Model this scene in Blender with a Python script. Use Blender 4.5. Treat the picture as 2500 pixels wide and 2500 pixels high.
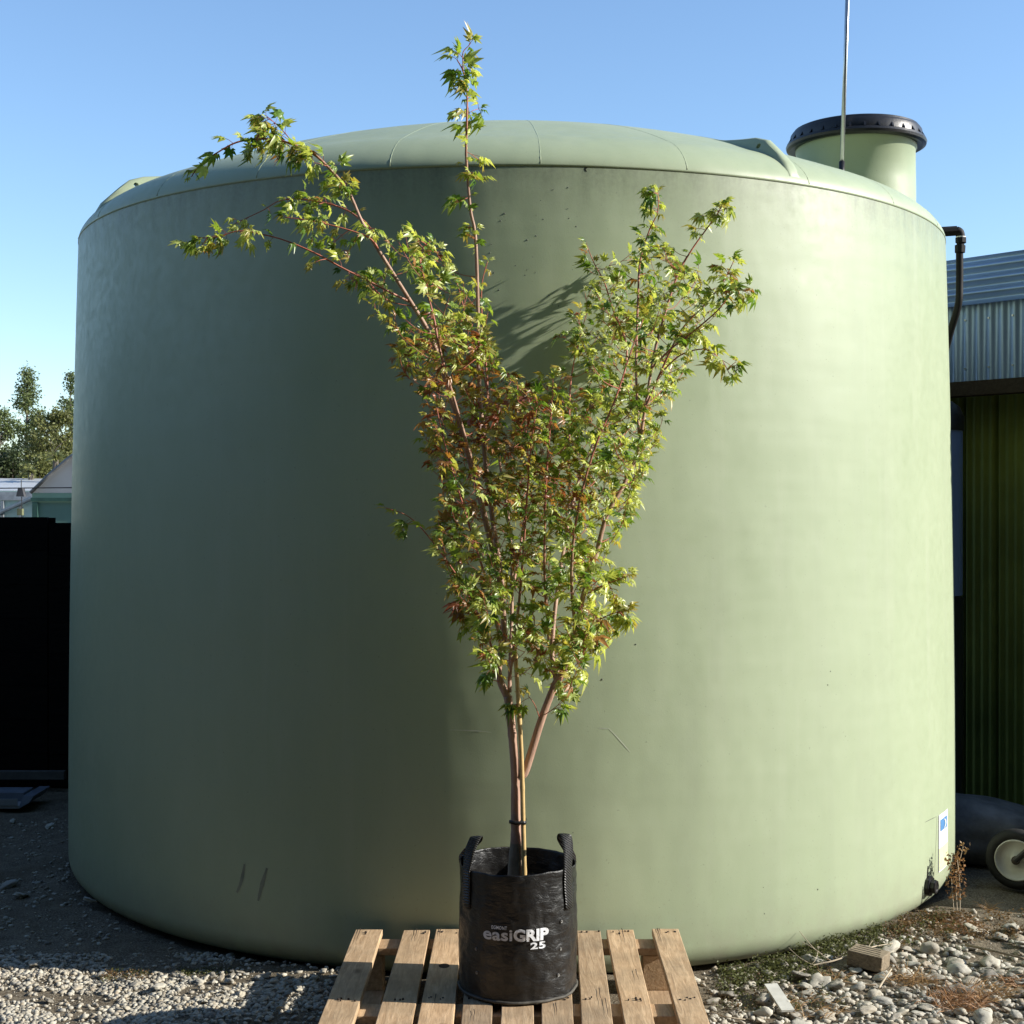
import bpy, bmesh, math, random
import numpy as np
from mathutils import Vector, Matrix, Quaternion, noise

for o in list(bpy.data.objects): bpy.data.objects.remove(o, do_unlink=True)
sc = bpy.context.scene
C = sc.collection
rad = math.radians

# ------------------------------------------------------------------ camera, sky, sun, exposure
F = 3506.0; HC = 1.42; YH = 1239.0          # focal length in photo pixels, eye height, horizon row
cam_d = bpy.data.cameras.new('camera'); cam = bpy.data.objects.new('camera', cam_d); C.objects.link(cam)
cam_d.sensor_width = 36; cam_d.lens = F/2500*36; cam_d.clip_end = 2000; cam_d.clip_start = 0.05
cam.location = (0, 0, HC); cam.rotation_euler = (rad(90) - math.atan((1250-YH)/F), 0, 0)
sc.camera = cam

SUN_EL, SUN_AZ = rad(26), rad(6)            # sun: from the right, a little towards the camera
to_sun = Vector((math.cos(SUN_EL)*math.cos(SUN_AZ), -math.cos(SUN_EL)*math.sin(SUN_AZ), math.sin(SUN_EL)))
w = bpy.data.worlds.new('World'); sc.world = w; w.use_nodes = True
nt = w.node_tree; bg = nt.nodes['Background']
sky = nt.nodes.new('ShaderNodeTexSky'); sky.sky_type = 'NISHITA'; sky.sun_disc = False
sky.sun_elevation = SUN_EL; sky.sun_rotation = rad(90) + SUN_AZ
sky.air_density = 1.05; sky.dust_density = 0.25; sky.ozone_density = 4.0; sky.altitude = 50
nt.links.new(sky.outputs[0], bg.inputs[0]); bg.inputs[1].default_value = 0.125
sl = bpy.data.lights.new('sun', 'SUN'); sl.energy = 4.4; sl.angle = rad(0.53); sl.color = (1.0, 0.945, 0.845)
so = bpy.data.objects.new('sun', sl); C.objects.link(so); so.rotation_euler = to_sun.to_track_quat('Z', 'Y').to_euler()
so.location = (8, -1, 6)
vs = sc.view_settings; vs.view_transform = 'Standard'; vs.look = 'None'; vs.gamma = 1; vs.exposure = 0.85
vs.use_curve_mapping = False

# ------------------------------------------------------------------ helpers
def at(px, py, Y):                            # a photo pixel at distance Y -> world point
    return Vector(((px-1250)/F*Y, Y, HC-(py-YH)/F*Y))
def gp(px, py, z=0.0):                        # a photo pixel on the ground -> world point
    Y = F*(HC-z)/(py-YH); return Vector(((px-1250)/F*Y, Y, z))
def px_of(p): return (1250+F*p[0]/p[1], YH-F*(p[2]-HC)/p[1])

def link(o, parent=None):
    C.objects.link(o)
    if parent is not None: o.parent = parent
    return o
def tag(o, label=None, cat=None, group=None, kind=None):
    if label: o['label'] = label
    if cat: o['category'] = cat
    if group: o['group'] = group
    if kind: o['kind'] = kind
    return o
def empty(name, loc=(0, 0, 0), label=None, cat=None, group=None):
    o = bpy.data.objects.new(name, None); o.location = loc; o.empty_display_size = .1
    C.objects.link(o); return tag(o, label, cat, group)
def mesh(name, V, Fc, mat=None, parent=None, smooth=False, local=True):
    """V in world coordinates; if the parent is an Empty, make them local to it"""
    me = bpy.data.meshes.new(name)
    if parent is not None and local:
        p = parent; off = Vector((0, 0, 0))
        while p is not None: off += Vector(p.location); p = p.parent
        V = [(v[0]-off.x, v[1]-off.y, v[2]-off.z) for v in V]
    me.from_pydata([tuple(v) for v in V], [], [tuple(f) for f in Fc]); me.update()
    if smooth: me.polygons.foreach_set('use_smooth', [True]*len(me.polygons))
    if mat: me.materials.append(mat)
    return link(bpy.data.objects.new(name, me), parent)
class MB:
    def __init__(s): s.V = []; s.F = []
    def add(s, V, Fc):
        n = len(s.V); s.V += [tuple(v) for v in V]; s.F += [tuple(i+n for i in f) for f in Fc]; return s
    def box(s, a, b, M=None):
        V = [Vector((x, y, z)) for z in (a[2], b[2]) for y in (a[1], b[1]) for x in (a[0], b[0])]
        if M: V = [M @ v for v in V]
        return s.add(V, [(0,2,3,1),(4,5,7,6),(0,1,5,4),(2,6,7,3),(0,4,6,2),(1,3,7,5)])
    def tube(s, P, R, n=8, cap=True):
        P = [Vector(p) for p in P]
        if not hasattr(R, '__len__'): R = [R]*len(P)
        V = []; Fc = []
        t0 = (P[1]-P[0]).normalized()
        u = t0.orthogonal().normalized()
        for i, p in enumerate(P):
            t = (P[min(i+1, len(P)-1)]-P[max(i-1, 0)]).normalized()
            u = (u - t*u.dot(t)).normalized(); v = t.cross(u)
            for k in range(n):
                a = 2*math.pi*k/n; V.append(p+(u*math.cos(a)+v*math.sin(a))*R[i])
        for i in range(len(P)-1):
            for k in range(n):
                k2 = (k+1) % n; Fc.append((i*n+k, i*n+k2, (i+1)*n+k2, (i+1)*n+k))
        if cap:
            Fc.append(tuple(range(n-1, -1, -1))); Fc.append(tuple((len(P)-1)*n+k for k in range(n)))
        return s.add(V, Fc)
    def lathe(s, prof, n=64, c=(0, 0), M=None, closed=False):
        V = []; Fc = []
        for r, z in prof:
            for k in range(n):
                a = 2*math.pi*k/n; q = Vector((c[0]+r*math.cos(a), c[1]+r*math.sin(a), z)); V.append(M @ q if M else q)
        m = len(prof)
        for i in range(m if closed else m-1):
            j = (i+1) % m
            for k in range(n):
                k2 = (k+1) % n; Fc.append((i*n+k, i*n+k2, j*n+k2, j*n+k))
        return s.add(V, Fc)
    def build(s, name, mat=None, parent=None, smooth=False):
        return mesh(name, s.V, s.F, mat, parent, smooth)
def smooth_angle(o, ang=40):
    me = o.data
    me.polygons.foreach_set('use_smooth', [True]*len(me.polygons))
    bm = bmesh.new(); bm.from_mesh(me)
    for e in bm.edges:
        if len(e.link_faces) == 2 and e.calc_face_angle(0) > rad(ang): e.smooth = False
    bm.to_mesh(me); bm.free(); return o
def bevel(o, wdt, seg=2, ang=35):
    m = o.modifiers.new('bevel', 'BEVEL'); m.width = wdt; m.segments = seg; m.limit_method = 'ANGLE'; m.angle_limit = rad(ang); return o
def catmull(P, n):
    P = [Vector(p) for p in P]; out = []
    for i in range(len(P)-1):
        p0 = P[max(i-1, 0)]; p1 = P[i]; p2 = P[i+1]; p3 = P[min(i+2, len(P)-1)]
        for k in range(n):
            t = k/n
            out.append(.5*((2*p1)+(p2-p0)*t+(2*p0-5*p1+4*p2-p3)*t*t+(3*p1-p0-3*p2+p3)*t**3))
    out.append(P[-1]); return out

# ------------------------------------------------------------------ materials
class NB:
    """small node builder"""
    def __init__(s, name):
        s.m = bpy.data.materials.new(name); s.m.use_nodes = True; s.t = s.m.node_tree
        s.b = s.t.nodes['Principled BSDF']; s.out = s.t.nodes['Material Output']
        s.tc = s.t.nodes.new('ShaderNodeTexCoord')
    def n(s, typ, **kw):
        x = s.t.nodes.new(typ)
        for k, v in kw.items():
            if k.startswith('i_'): x.inputs[k[2:].replace('_', ' ')].default_value = v
            else: setattr(x, k, v)
        return x
    def l(s, a, b): s.t.links.new(a, b)
    def coord(s, sc=(1, 1, 1), kind='Object', rot=(0, 0, 0)):
        mp = s.n('ShaderNodeMapping'); mp.inputs['Scale'].default_value = sc; mp.inputs['Rotation'].default_value = rot
        s.l(s.tc.outputs[kind], mp.inputs[0]); return mp.outputs[0]
    def noise(s, scale, det=4, rough=.55, vec=None, dist=0):
        x = s.n('ShaderNodeTexNoise'); x.inputs['Scale'].default_value = scale; x.inputs['Detail'].default_value = det
        x.inputs['Roughness'].default_value = rough; x.inputs['Distortion'].default_value = dist
        s.l(vec if vec is not None else s.tc.outputs['Object'], x.inputs['Vector']); return x.outputs[0]
    def ramp(s, fac, stops, interp='LINEAR'):
        r = s.n('ShaderNodeValToRGB'); r.color_ramp.interpolation = interp
        e = r.color_ramp.elements
        while len(e) < len(stops): e.new(.5)
        for k, (p, c) in enumerate(stops):
            e[k].position = p; e[k].color = (c if hasattr(c, '__len__') else (c, c, c)) if False else ((*c, 1) if hasattr(c, '__len__') else (c, c, c, 1))
        s.l(fac, r.inputs[0]); return r.outputs[0]
    def mix(s, fac, a, b, mode='MIX'):
        x = s.n('ShaderNodeMix', data_type='RGBA', blend_type=mode)
        for sock, v in ((x.inputs[0], fac), (x.inputs[6], a), (x.inputs[7], b)):
            if hasattr(v, 'links') or isinstance(v, bpy.types.NodeSocket): s.l(v, sock)
            elif hasattr(v, '__len__'): sock.default_value = (*v, 1)
            else: sock.default_value = v
        return x.outputs[2]
    def math(s, op, a, b=0.0, clamp=False):
        x = s.n('ShaderNodeMath', operation=op, use_clamp=clamp)
        for k, v in ((0, a), (1, b)):
            if isinstance(v, bpy.types.NodeSocket): s.l(v, x.inputs[k])
            else: x.inputs[k].default_value = v
        return x.outputs[0]
    def attr(s, name): x = s.n('ShaderNodeAttribute', attribute_name=name); return x
    def bump(s, h, strength=.3, dist=.01, prev=None):
        x = s.n('ShaderNodeBump'); x.inputs['Strength'].default_value = strength; x.inputs['Distance'].default_value = dist
        s.l(h, x.inputs['Height'])
        if prev is not None: s.l(prev, x.inputs['Normal'])
        s.l(x.outputs[0], s.b.inputs['Normal']); return x.outputs[0]
    def base(s, c):
        if isinstance(c, bpy.types.NodeSocket): s.l(c, s.b.inputs['Base Color'])
        else: s.b.inputs['Base Color'].default_value = (*c, 1)
        return s
    def set(s, rough=.6, metal=0, spec=.5):
        if isinstance(rough, bpy.types.NodeSocket): s.l(rough, s.b.inputs['Roughness'])
        else: s.b.inputs['Roughness'].default_value = rough
        s.b.inputs['Metallic'].default_value = metal; s.b.inputs['Specular IOR Level'].default_value = spec; return s
def simple(name, c, rough=.6, metal=0, var=.25, scale=12, bump=0, bscale=60, spec=.5):
    q = NB(name); n1 = q.noise(scale, 5)
    lo = tuple(x*(1-var) for x in c); hi = tuple(min(1, x*(1+var)) for x in c)
    q.base(q.ramp(n1, [(.3, lo), (.7, hi)])).set(rough, metal, spec)
    if bump: q.bump(q.noise(bscale, 4), bump, .004)
    return q.m
def sep_z(q, kind='Object'):
    s = q.n('ShaderNodeSeparateXYZ'); q.l(q.tc.outputs[kind], s.inputs[0]); return s.outputs

def tank_mat(name, grime=True):
    q = NB(name)
    big = q.noise(1.1, 4, .5); mid = q.noise(9, 5, .6, q.coord((1, 1, .35)))
    c = q.ramp(big, [(.3, (.328, .392, .250)), (.7, (.366, .428, .284))])
    c = q.mix(q.math('MULTIPLY', q.ramp(mid, [(.45, 0.0), (.75, 1.0)]), .26), c, (.43, .48, .34))
    scl = q.noise(3.2, 7, .72, q.coord((1, 1, .8)), .8); c = q.mix(q.math('MULTIPLY', q.ramp(scl, [(.52, 0.0), (.66, 1.0)]), .10), c, (.26, .30, .21))
    spk = q.noise(150, 2, .5); c = q.mix(q.ramp(spk, [(.70, 0.0), (.76, .55)]), c, (.17, .19, .15))
    if grime:
        z = sep_z(q)[2]
        st = q.noise(22, 5, .65, q.coord((1, 1, .12)))
        top = q.ramp(q.math('MULTIPLY', q.math('SUBTRACT', z, 2.18), 3.7, True), [(0.0, 0.0), (1.0, 1.0)])
        g = q.math('MULTIPLY', q.math('POWER', top, 2.2), q.ramp(st, [(.28, .25), (.66, 1.0)]))
        fine = q.noise(90, 3, .6)
        g = q.math('MULTIPLY', g, q.ramp(fine, [(.3, .55), (.6, 1.0)]))
        c = q.mix(q.math('MULTIPLY', g, .62), c, (.10, .105, .085))
        low = q.ramp(q.math('MULTIPLY', q.math('SUBTRACT', .22, z), 5.0, True), [(0.0, 0.0), (1.0, .75)])
        dn = q.noise(16, 5, .6)
        c = q.mix(q.math('MULTIPLY', low, q.ramp(dn, [(.3, .1), (.7, .8)])), c, (.27, .25, .19))
        drip = q.noise(7, 4, .6, q.coord((1, 1, .05)))
        c = q.mix(q.math('MULTIPLY', q.ramp(drip, [(.52, 0.0), (.70, 1.0)]), .13), c, (.24, .27, .20))
        pale = q.noise(11, 4, .6, q.coord((1, 1, .04))); c = q.mix(q.math('MULTIPLY', q.ramp(pale, [(.58, 0.0), (.72, 1.0)]), .10), c, (.52, .53, .45))
        spl = q.noise(85, 3, .5); c = q.mix(q.math('MULTIPLY', q.ramp(q.math('MULTIPLY', q.math('SUBTRACT', .55, z), 1.8, True), [(0.0, 0.0), (1.0, 1.0)]), q.ramp(spl, [(.64, 0.0), (.72, .30)])), c, (.24, .21, .15))
    q.base(c).set(q.ramp(q.noise(30, 4), [(.3, .40), (.7, .54)]), 0, .45)
    b1 = q.bump(q.noise(260, 2, .5), .10, .002)
    b2 = q.bump(q.noise(2.2, 3, .5, q.coord((1, 1, .6))), .22, .05, b1); q.bump(q.noise(5.0, 2, .5, q.coord((.25, .25, 1.4))), .12, .02, b2)
    return q.m
M_TANK = tank_mat('sage_polyethylene'); M_ROOF = tank_mat('sage_polyethylene_roof', False)
M_BLACK = simple('black_plastic', (.012, .012, .013), .38, 0, .3, 30, .15, 90)
M_STEEL = simple('galvanised_steel', (.50, .51, .52), .32, .9, .15, 20)

def wood_mat(name, c1, c2, grain=(30, 3, 30), rough=.75, knots=True):
    q = NB(name)
    oi = q.n('ShaderNodeObjectInfo')
    add = q.n('ShaderNodeVectorMath', operation='ADD')
    comb = q.n('ShaderNodeCombineXYZ'); q.l(q.math('MULTIPLY', oi.outputs['Random'], 37.0), comb.inputs[0]); q.l(q.math('MULTIPLY', oi.outputs['Random'], 91.0), comb.inputs[1])
    q.l(q.tc.outputs['Object'], add.inputs[0]); q.l(comb.outputs[0], add.inputs[1])
    mp = q.n('ShaderNodeMapping'); mp.inputs['Scale'].default_value = grain; q.l(add.outputs[0], mp.inputs[0])
    g = q.noise(2.2, 6, .6, mp.outputs[0], 1.2)
    c = q.ramp(g, [(.28, c1), (.5, tuple((a+b)/2 for a, b in zip(c1, c2))), (.7, c2)])
    fine = q.noise(9, 4, .6, mp.outputs[0]); c = q.mix(q.math('MULTIPLY', q.ramp(fine, [(.5, 0.0), (.7, 1.0)]), .35), c, tuple(x*.55 for x in c1))
    if knots:
        kn = q.n('ShaderNodeTexVoronoi', feature='F1'); kn.inputs['Scale'].default_value = 3.0
        mp2 = q.n('ShaderNodeMapping'); mp2.inputs['Scale'].default_value = (1.6, .8, 1.6); q.l(add.outputs[0], mp2.inputs[0]); q.l(mp2.outputs[0], kn.inputs['Vector'])
        c = q.mix(q.ramp(kn.outputs['Distance'], [(.03, .85), (.075, 0.0)]), c, (.09, .045, .02))
    dirt = q.noise(7, 5, .65, add.outputs[0]); c = q.mix(q.math('MULTIPLY', q.ramp(dirt, [(.42, 0.0), (.70, 1.0)]), .50 if knots else 0.0), c, (.19, .155, .11))
    wet = q.noise(2.6, 4, .6, add.outputs[0]); c = q.mix(q.math('MULTIPLY', q.ramp(wet, [(.55, 0.0), (.62, 1.0)]), .22 if knots else 0.0), c, (.24, .17, .10))
    tone = q.ramp(oi.outputs['Random'], [(0.0, (.72, .71, .70)), (.5, (1.0, .97, .92)), (1.0, (1.14, 1.08, 1.0))])
    c = q.mix(1.0, c, tone, 'MULTIPLY')
    q.base(c).set(rough, 0, .3 if knots else .06); q.bump(g, .35, .004)
    return q.m
M_PALLET = wood_mat('pallet_pine', (.36, .24, .14), (.62, .46, .30))
M_OLDWOOD = wood_mat('weathered_wood', (.13, .105, .075), (.36, .30, .22), (7, 55, 55))
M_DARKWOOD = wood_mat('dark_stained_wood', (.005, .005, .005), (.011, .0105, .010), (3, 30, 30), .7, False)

def stone_mat(name):
    q = NB(name)
    g = q.n('ShaderNodeNewGeometry'); oi = q.n('ShaderNodeObjectInfo')
    r = q.math('FRACT', q.math('ADD', q.math('MULTIPLY', g.outputs['Random Per Island'], 7.3), q.math('MULTIPLY', oi.outputs['Random'], 5.1)))
    c = q.ramp(r, [(0.0, (.16, .15, .13)), (.2, (.34, .31, .255)), (.45, (.48, .44, .355)), (.68, (.39, .375, .33)), (.86, (.58, .545, .455)), (1.0, (.27, .215, .15))])
    n1 = q.noise(38, 5, .65); c = q.mix(q.math('MULTIPLY', q.ramp(n1, [(.42, 0.0), (.7, 1.0)]), .45), c, (.20, .175, .135))
    n2 = q.noise(140, 3); c = q.mix(q.math('MULTIPLY', q.ramp(n2, [(.5, 0.0), (.7, 1.0)]), .25), c, (.55, .53, .47))
    q.base(c).set(.8, 0, .3); q.bump(q.noise(90, 4), .35, .003)
    return q.m
M_STONE = stone_mat('river_stone')
def ground_mat():
    q = NB('dirt_ground')
    n1 = q.noise(2.2, 6, .65); n2 = q.noise(14, 6, .7); n3 = q.noise(170, 3, .6)
    c = q.ramp(n2, [(.3, (.055, .042, .028)), (.55, (.12, .095, .065)), (.75, (.20, .165, .115))])
    c = q.mix(q.ramp(n3, [(.45, 0.0), (.62, .7)]), c, (.30, .265, .20))
    c = q.mix(q.ramp(n1, [(.48, 0.0), (.66, .55)]), c, (.075, .055, .030))
    q.base(c).set(.95, 0, .2); b = q.bump(n3, .6, .006); q.bump(n2, .5, .02, b)
    return q.m
M_GROUND = ground_mat()

def bag_mat():
    q = NB('black_woven_plastic')
    z = q.coord((1, 1, 1))
    # woven tape: fine vertical and horizontal ribs
    sp = q.n('ShaderNodeSeparateXYZ'); q.l(q.tc.outputs['Object'], sp.inputs[0])
    ang = q.math('ARCTAN2', sp.outputs[0], sp.outputs[1])
    a = q.math('SINE', q.math('MULTIPLY', ang, 330.0)); b = q.math('SINE', q.math('MULTIPLY', sp.outputs[2], 2100.0))
    weave = q.math('MULTIPLY', a, b)
    wr = q.noise(26, 5, .62, q.coord((1, 1, 2.2)), 1.0); wr2 = q.noise(75, 4, .6, q.coord((.8, .8, 1.6)), .6)
    dust = q.noise(18, 6, .7)
    c = q.mix(q.ramp(dust, [(.45, 0.0), (.8, .20)]), (.0085, .0085, .009), (.06, .054, .044))
    q.base(c).set(q.ramp(wr, [(.3, .29), (.7, .46)]), 0, .5)
    b1 = q.bump(weave, .10, .0012); b2 = q.bump(wr, .34, .010, b1); q.bump(wr2, .20, .003, b2)
    return q.m
M_BAG = bag_mat()
def bark_mat():
    q = NB('coral_bark')
    at_ = q.attr('age').outputs['Fac']
    n1 = q.noise(55, 5, .65, q.coord((1, 1, .25))); n2 = q.noise(14, 5, .6)
    young = q.ramp(n1, [(.3, (.34, .085, .055)), (.7, (.46, .15, .095))])
    old = q.ramp(n1, [(.3, (.27, .155, .11)), (.7, (.48, .31, .23))])
    base = q.ramp(n2, [(.3, (.17, .125, .085)), (.7, (.42, .33, .235))])
    c = q.mix(q.ramp(at_, [(.15, 0.0), (.5, 1.0)]), young, old)
    c = q.mix(q.ramp(at_, [(.82, 0.0), (.95, 1.0)]), c, base)
    q.base(c).set(.6, 0, .4); q.bump(n1, .5, .004)
    return q.m
M_BARK = bark_mat()
def leaf_mat(name, col, tipc, trans=.40):
    q = NB(name)
    t = q.attr('tip').outputs['Fac']
    n1 = q.noise(60, 4, .6); g = q.n('ShaderNodeNewGeometry'); oi = q.n('ShaderNodeObjectInfo')
    r = q.math('FRACT', q.math('ADD', g.outputs['Random Per Island'], oi.outputs['Random']))
    c = q.mix(q.ramp(n1, [(.35, 0.0), (.7, .7)]), col, tuple(x*1.35 for x in col))
    c = q.mix(1.0, c, q.ramp(r, [(0.0, (.62, .68, .60)), (.5, (1.0, 1.0, 1.0)), (1.0, (1.30, 1.24, 1.1))]), 'MULTIPLY')
    c = q.mix(q.ramp(t, [(.52, 0.0), (1.0, .85)]), c, tipc)
    c = q.mix(q.ramp(t, [(0.0, 1.0), (.01, 0.0)]), c, (.30, .055, .03))       # petiole
    q.base(c).set(.36, 0, .6)
    tr = q.n('ShaderNodeBsdfTranslucent'); q.l(q.mix(1.0, c, (1.55, 1.5, .75), 'MULTIPLY'), tr.inputs[0])
    ms = q.n('ShaderNodeMixShader'); ms.inputs[0].default_value = trans
    q.l(q.b.outputs[0], ms.inputs[1]); q.l(tr.outputs[0], ms.inputs[2]); q.l(ms.outputs[0], q.out.inputs[0])
    return q.m
LEAF_COL = [leaf_mat('leaf_green', (.205, .300, .052), (.28, .29, .05)),
            leaf_mat('leaf_deep_green', (.105, .195, .032), (.14, .19, .03)),
            leaf_mat('leaf_lime', (.420, .480, .150), (.44, .42, .11)),
            leaf_mat('leaf_olive', (.330, .310, .075), (.40, .22, .05)),
            leaf_mat('leaf_orange', (.29, .150, .048), (.34, .085, .030)),
            leaf_mat('leaf_red', (.23, .075, .036), (.27, .045, .026))]
def plain_leaf(name, c, trans=.35, rough=.55):
    q = NB(name); g = q.n('ShaderNodeNewGeometry')
    cc = q.ramp(g.outputs['Random Per Island'], [(0.0, tuple(x*.55 for x in c)), (.6, c), (1.0, tuple(x*1.5 for x in c))])
    q.base(cc).set(rough, 0, .35)
    tr = q.n('ShaderNodeBsdfTranslucent'); q.l(cc, tr.inputs[0]); ms = q.n('ShaderNodeMixShader'); ms.inputs[0].default_value = trans
    q.l(q.b.outputs[0], ms.inputs[1]); q.l(tr.outputs[0], ms.inputs[2]); q.l(ms.outputs[0], q.out.inputs[0]); return q.m
M_DRY = plain_leaf('dry_straw', (.33, .20, .085)); M_RUST = plain_leaf('rusty_dry_leaf', (.30, .155, .065))
M_WEED = plain_leaf('weed_leaf', (.105, .115, .036)); M_WEEDBROWN = plain_leaf('brown_weed_leaf', (.17, .105, .045))
M_FARLEAF = plain_leaf('far_leaf', (.13, .165, .055)); M_FARDARK = plain_leaf('far_leaf_dark', (.060, .080, .030))
M_FAROLIVE = plain_leaf('far_leaf_olive', (.155, .165, .050)); M_PALM = plain_leaf('sword_leaf', (.22, .23, .085))
M_TWIG = simple('bleached_twig', (.48, .40, .29), .8)
M_FARBARK = simple('far_bark', (.12, .10, .08), .9)

# ================================================================== GROUND
TC = Vector((0.0, 6.075, 0)); TR = 1.785
def gh(x, y):                                  # ground height
    d = math.hypot(x-TC.x, y-TC.y)
    if d > 12: return 0.0
    h = .018*noise.noise((x*1.7, y*1.7, 3.1)) + .010*noise.noise((x*6, y*6, 1.7))
    if d > TR-.1: h += .02*max(0, 1-(d-TR)/.25) if d > TR else .0
    if y < 4.6 and x < -.3: h += .028*max(0, 1-abs(x+.66)/.55)**.8*max(0, min(1, (4.55-y)/.4))
    return h-.012
xs = np.concatenate([-np.geomspace(600, 3.2, 16), np.linspace(-3, 3, 121), np.geomspace(3.2, 600, 16)])
ys = np.concatenate([-np.geomspace(300, 2.5, 8), [0, 1.5, 2.6], np.linspace(3.2, 8, 97), np.geomspace(8.4, 1500, 18)])
V = [(x, y, gh(x, y) if 3 < y < 9 and abs(x) < 3.5 else -.012) for y in ys for x in xs]
nx = len(xs); Fc = [(j*nx+i, j*nx+i+1, (j+1)*nx+i+1, (j+1)*nx+i) for j in range(len(ys)-1) for i in range(nx-1)]
ground = tag(mesh('ground', V, Fc, M_GROUND, None, True), 'bare dirt yard strewn with gravel and river stones', kind='structure')

# ================================================================== WATER TANK
tank = empty('water_tank', TC, 'big round sage green plastic rainwater tank with domed roof behind the potted maple', 'water tank')
def wall_r(z): 
    t = z/2.45
    return 1.794 - .039*t**1.6 + .004*math.sin(t*3.1)
prof = []
for k in range(11):                            # rounded foot
    a = rad(-90+9*k); prof.append((1.794-.085+.085*math.cos(a), .085+.085*math.sin(a)))
for k in range(1, 26):
    z = .085+(2.452-.085)*k/25; prof.append((wall_r(z), z))
mb = MB().lathe([(0.0, 0.0)]+prof, 256, (TC.x, TC.y)); body = mb.build('tank_wall', M_TANK, tank, True)
def roof_z(r):
    if r <= 1.60: return 2.92-.132*r*r
    t = min(1.0, (r-1.60)/.157); return 2.582 - .055*t - .080*(1-math.sqrt(max(0.0, 1-t*t)))
rp = [(1.700, 2.4495), (1.757, 2.447)]+[(1.60+.157*math.cos(rad(90*k/18)), roof_z(1.60+.157*math.cos(rad(90*k/18)))) for k in range(1, 19)]+[(1.60*(1-k/26), roof_z(1.60*(1-k/26))) for k in range(1, 26)]+[(0.001, 2.92)]
roof = MB().lathe(rp, 256, (TC.x, TC.y)).build('tank_roof', M_ROOF, tank, True)
for k in range(-5, 7):                         # moulded lines running up the dome
    a = rad(2.8+15*k); P = []
    for j in range(26):
        r = 1.756-(1.756-.55)*(j/25)**1.6; P.append((TC.x+r*math.sin(a), TC.y-r*math.cos(a), roof_z(r)-.0014))
    MB().tube(P, .0021, 6).build('moulded_line', M_ROOF, roof, True)
def lug(a):
    a = rad(a); u = Vector((math.sin(a), -math.cos(a), 0)); s = Vector((math.cos(a), math.sin(a), 0))
    top = [(1.36, 2.668), (1.42, 2.660), (1.50, 2.646), (1.57, 2.636), (1.622, 2.618), (1.655, 2.590), (1.690, 2.556), (1.722, 2.525), (1.750, 2.470)]
    V = []; 
    for (r, z) in top:
        zb = roof_z(min(r, 1.75))-.03; h = max(z-zb-.03, 0); 
        for (wd, zz) in ((.040, zb), (.024, zb+.03+h*.30), (.017, zb+.03+h*.85), (.009, zb+.03+h), (-.009, zb+.03+h), (-.017, zb+.03+h*.85), (-.024, zb+.03+h*.30), (-.040, zb)):
            V.append(TC+u*r+s*wd+Vector((0, 0, zz)))
    n = 8; Fc = [(i*n+k, i*n+k+1, (i+1)*n+k+1, (i+1)*n+k) for i in range(len(top)-1) for k in range(n-1)]
    Fc += [tuple(range(n-1, -1, -1)), tuple((len(top)-1)*n+k for k in range(n))]
    o = mesh('lifting_lug', V, Fc, M_ROOF, roof); bm = bmesh.new(); bm.from_mesh(o.data); bmesh.ops.recalc_face_normals(bm, faces=bm.faces); bm.to_mesh(o.data); bm.free()
    # eye through the lug
    cu = MB().tube([TC+u*1.60+s*.1+Vector((0, 0, 2.600)), TC+u*1.60-s*.1+Vector((0, 0, 2.600))], .009, 16).build('cut', None, roof)
    bo = o.modifiers.new('eye', 'BOOLEAN'); bo.object = cu; bo.operation = 'DIFFERENCE'
    bpy.context.view_layer.update(); dg = bpy.context.evaluated_depsgraph_get()
    me = bpy.data.meshes.new_from_object(o.evaluated_get(dg)); o.modifiers.clear(); o.data = me
    bpy.data.objects.remove(cu, do_unlink=True); smooth_angle(o, 38)
    return o
for a in (-60, 31, 121, 211): lug(a)
MX, MY = 1.435, 6.0
neck = MB().lathe([(.245, 2.45), (.243, 2.75), (.241, 2.90), (.247, 2.905), (.247, 2.93)], 96, (MX, MY)).build('manhole_neck', M_ROOF, tank, True)
lid = MB().lathe([(.240, 2.918), (.272, 2.914), (.284, 2.920), (.287, 2.930), (.283, 2.940), (.272, 2.944), (.268, 2.975), (.262, 2.984), (.258, 2.984), (.254, 2.994), (.245, 2.998), (.15, 3.006), (.001, 3.008)], 128, (MX, MY)).build('manhole_lid', M_BLACK, tank, True)
smooth_angle(lid, 30)
for k in range(30):                            # little gussets round the lid
    a = 2*math.pi*k/30; u = Vector((math.cos(a), math.sin(a), 0)); s = Vector((-math.sin(a), math.cos(a), 0)); c = Vector((MX, MY, 0))
    V = [c+u*.266+s*.004+Vector((0, 0, 2.943)), c+u*.266-s*.004+Vector((0, 0, 2.943)), c+u*.281+s*.004+Vector((0, 0, 2.943)), c+u*.281-s*.004+Vector((0, 0, 2.943)), c+u*.266+s*.003+Vector((0, 0, 2.968)), c+u*.266-s*.003+Vector((0, 0, 2.968))]
    mesh('gusset', V, [(0, 2, 4), (1, 5, 3), (2, 3, 5, 4), (0, 1, 3, 2), (0, 4, 5, 1)], M_BLACK, lid)
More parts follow.
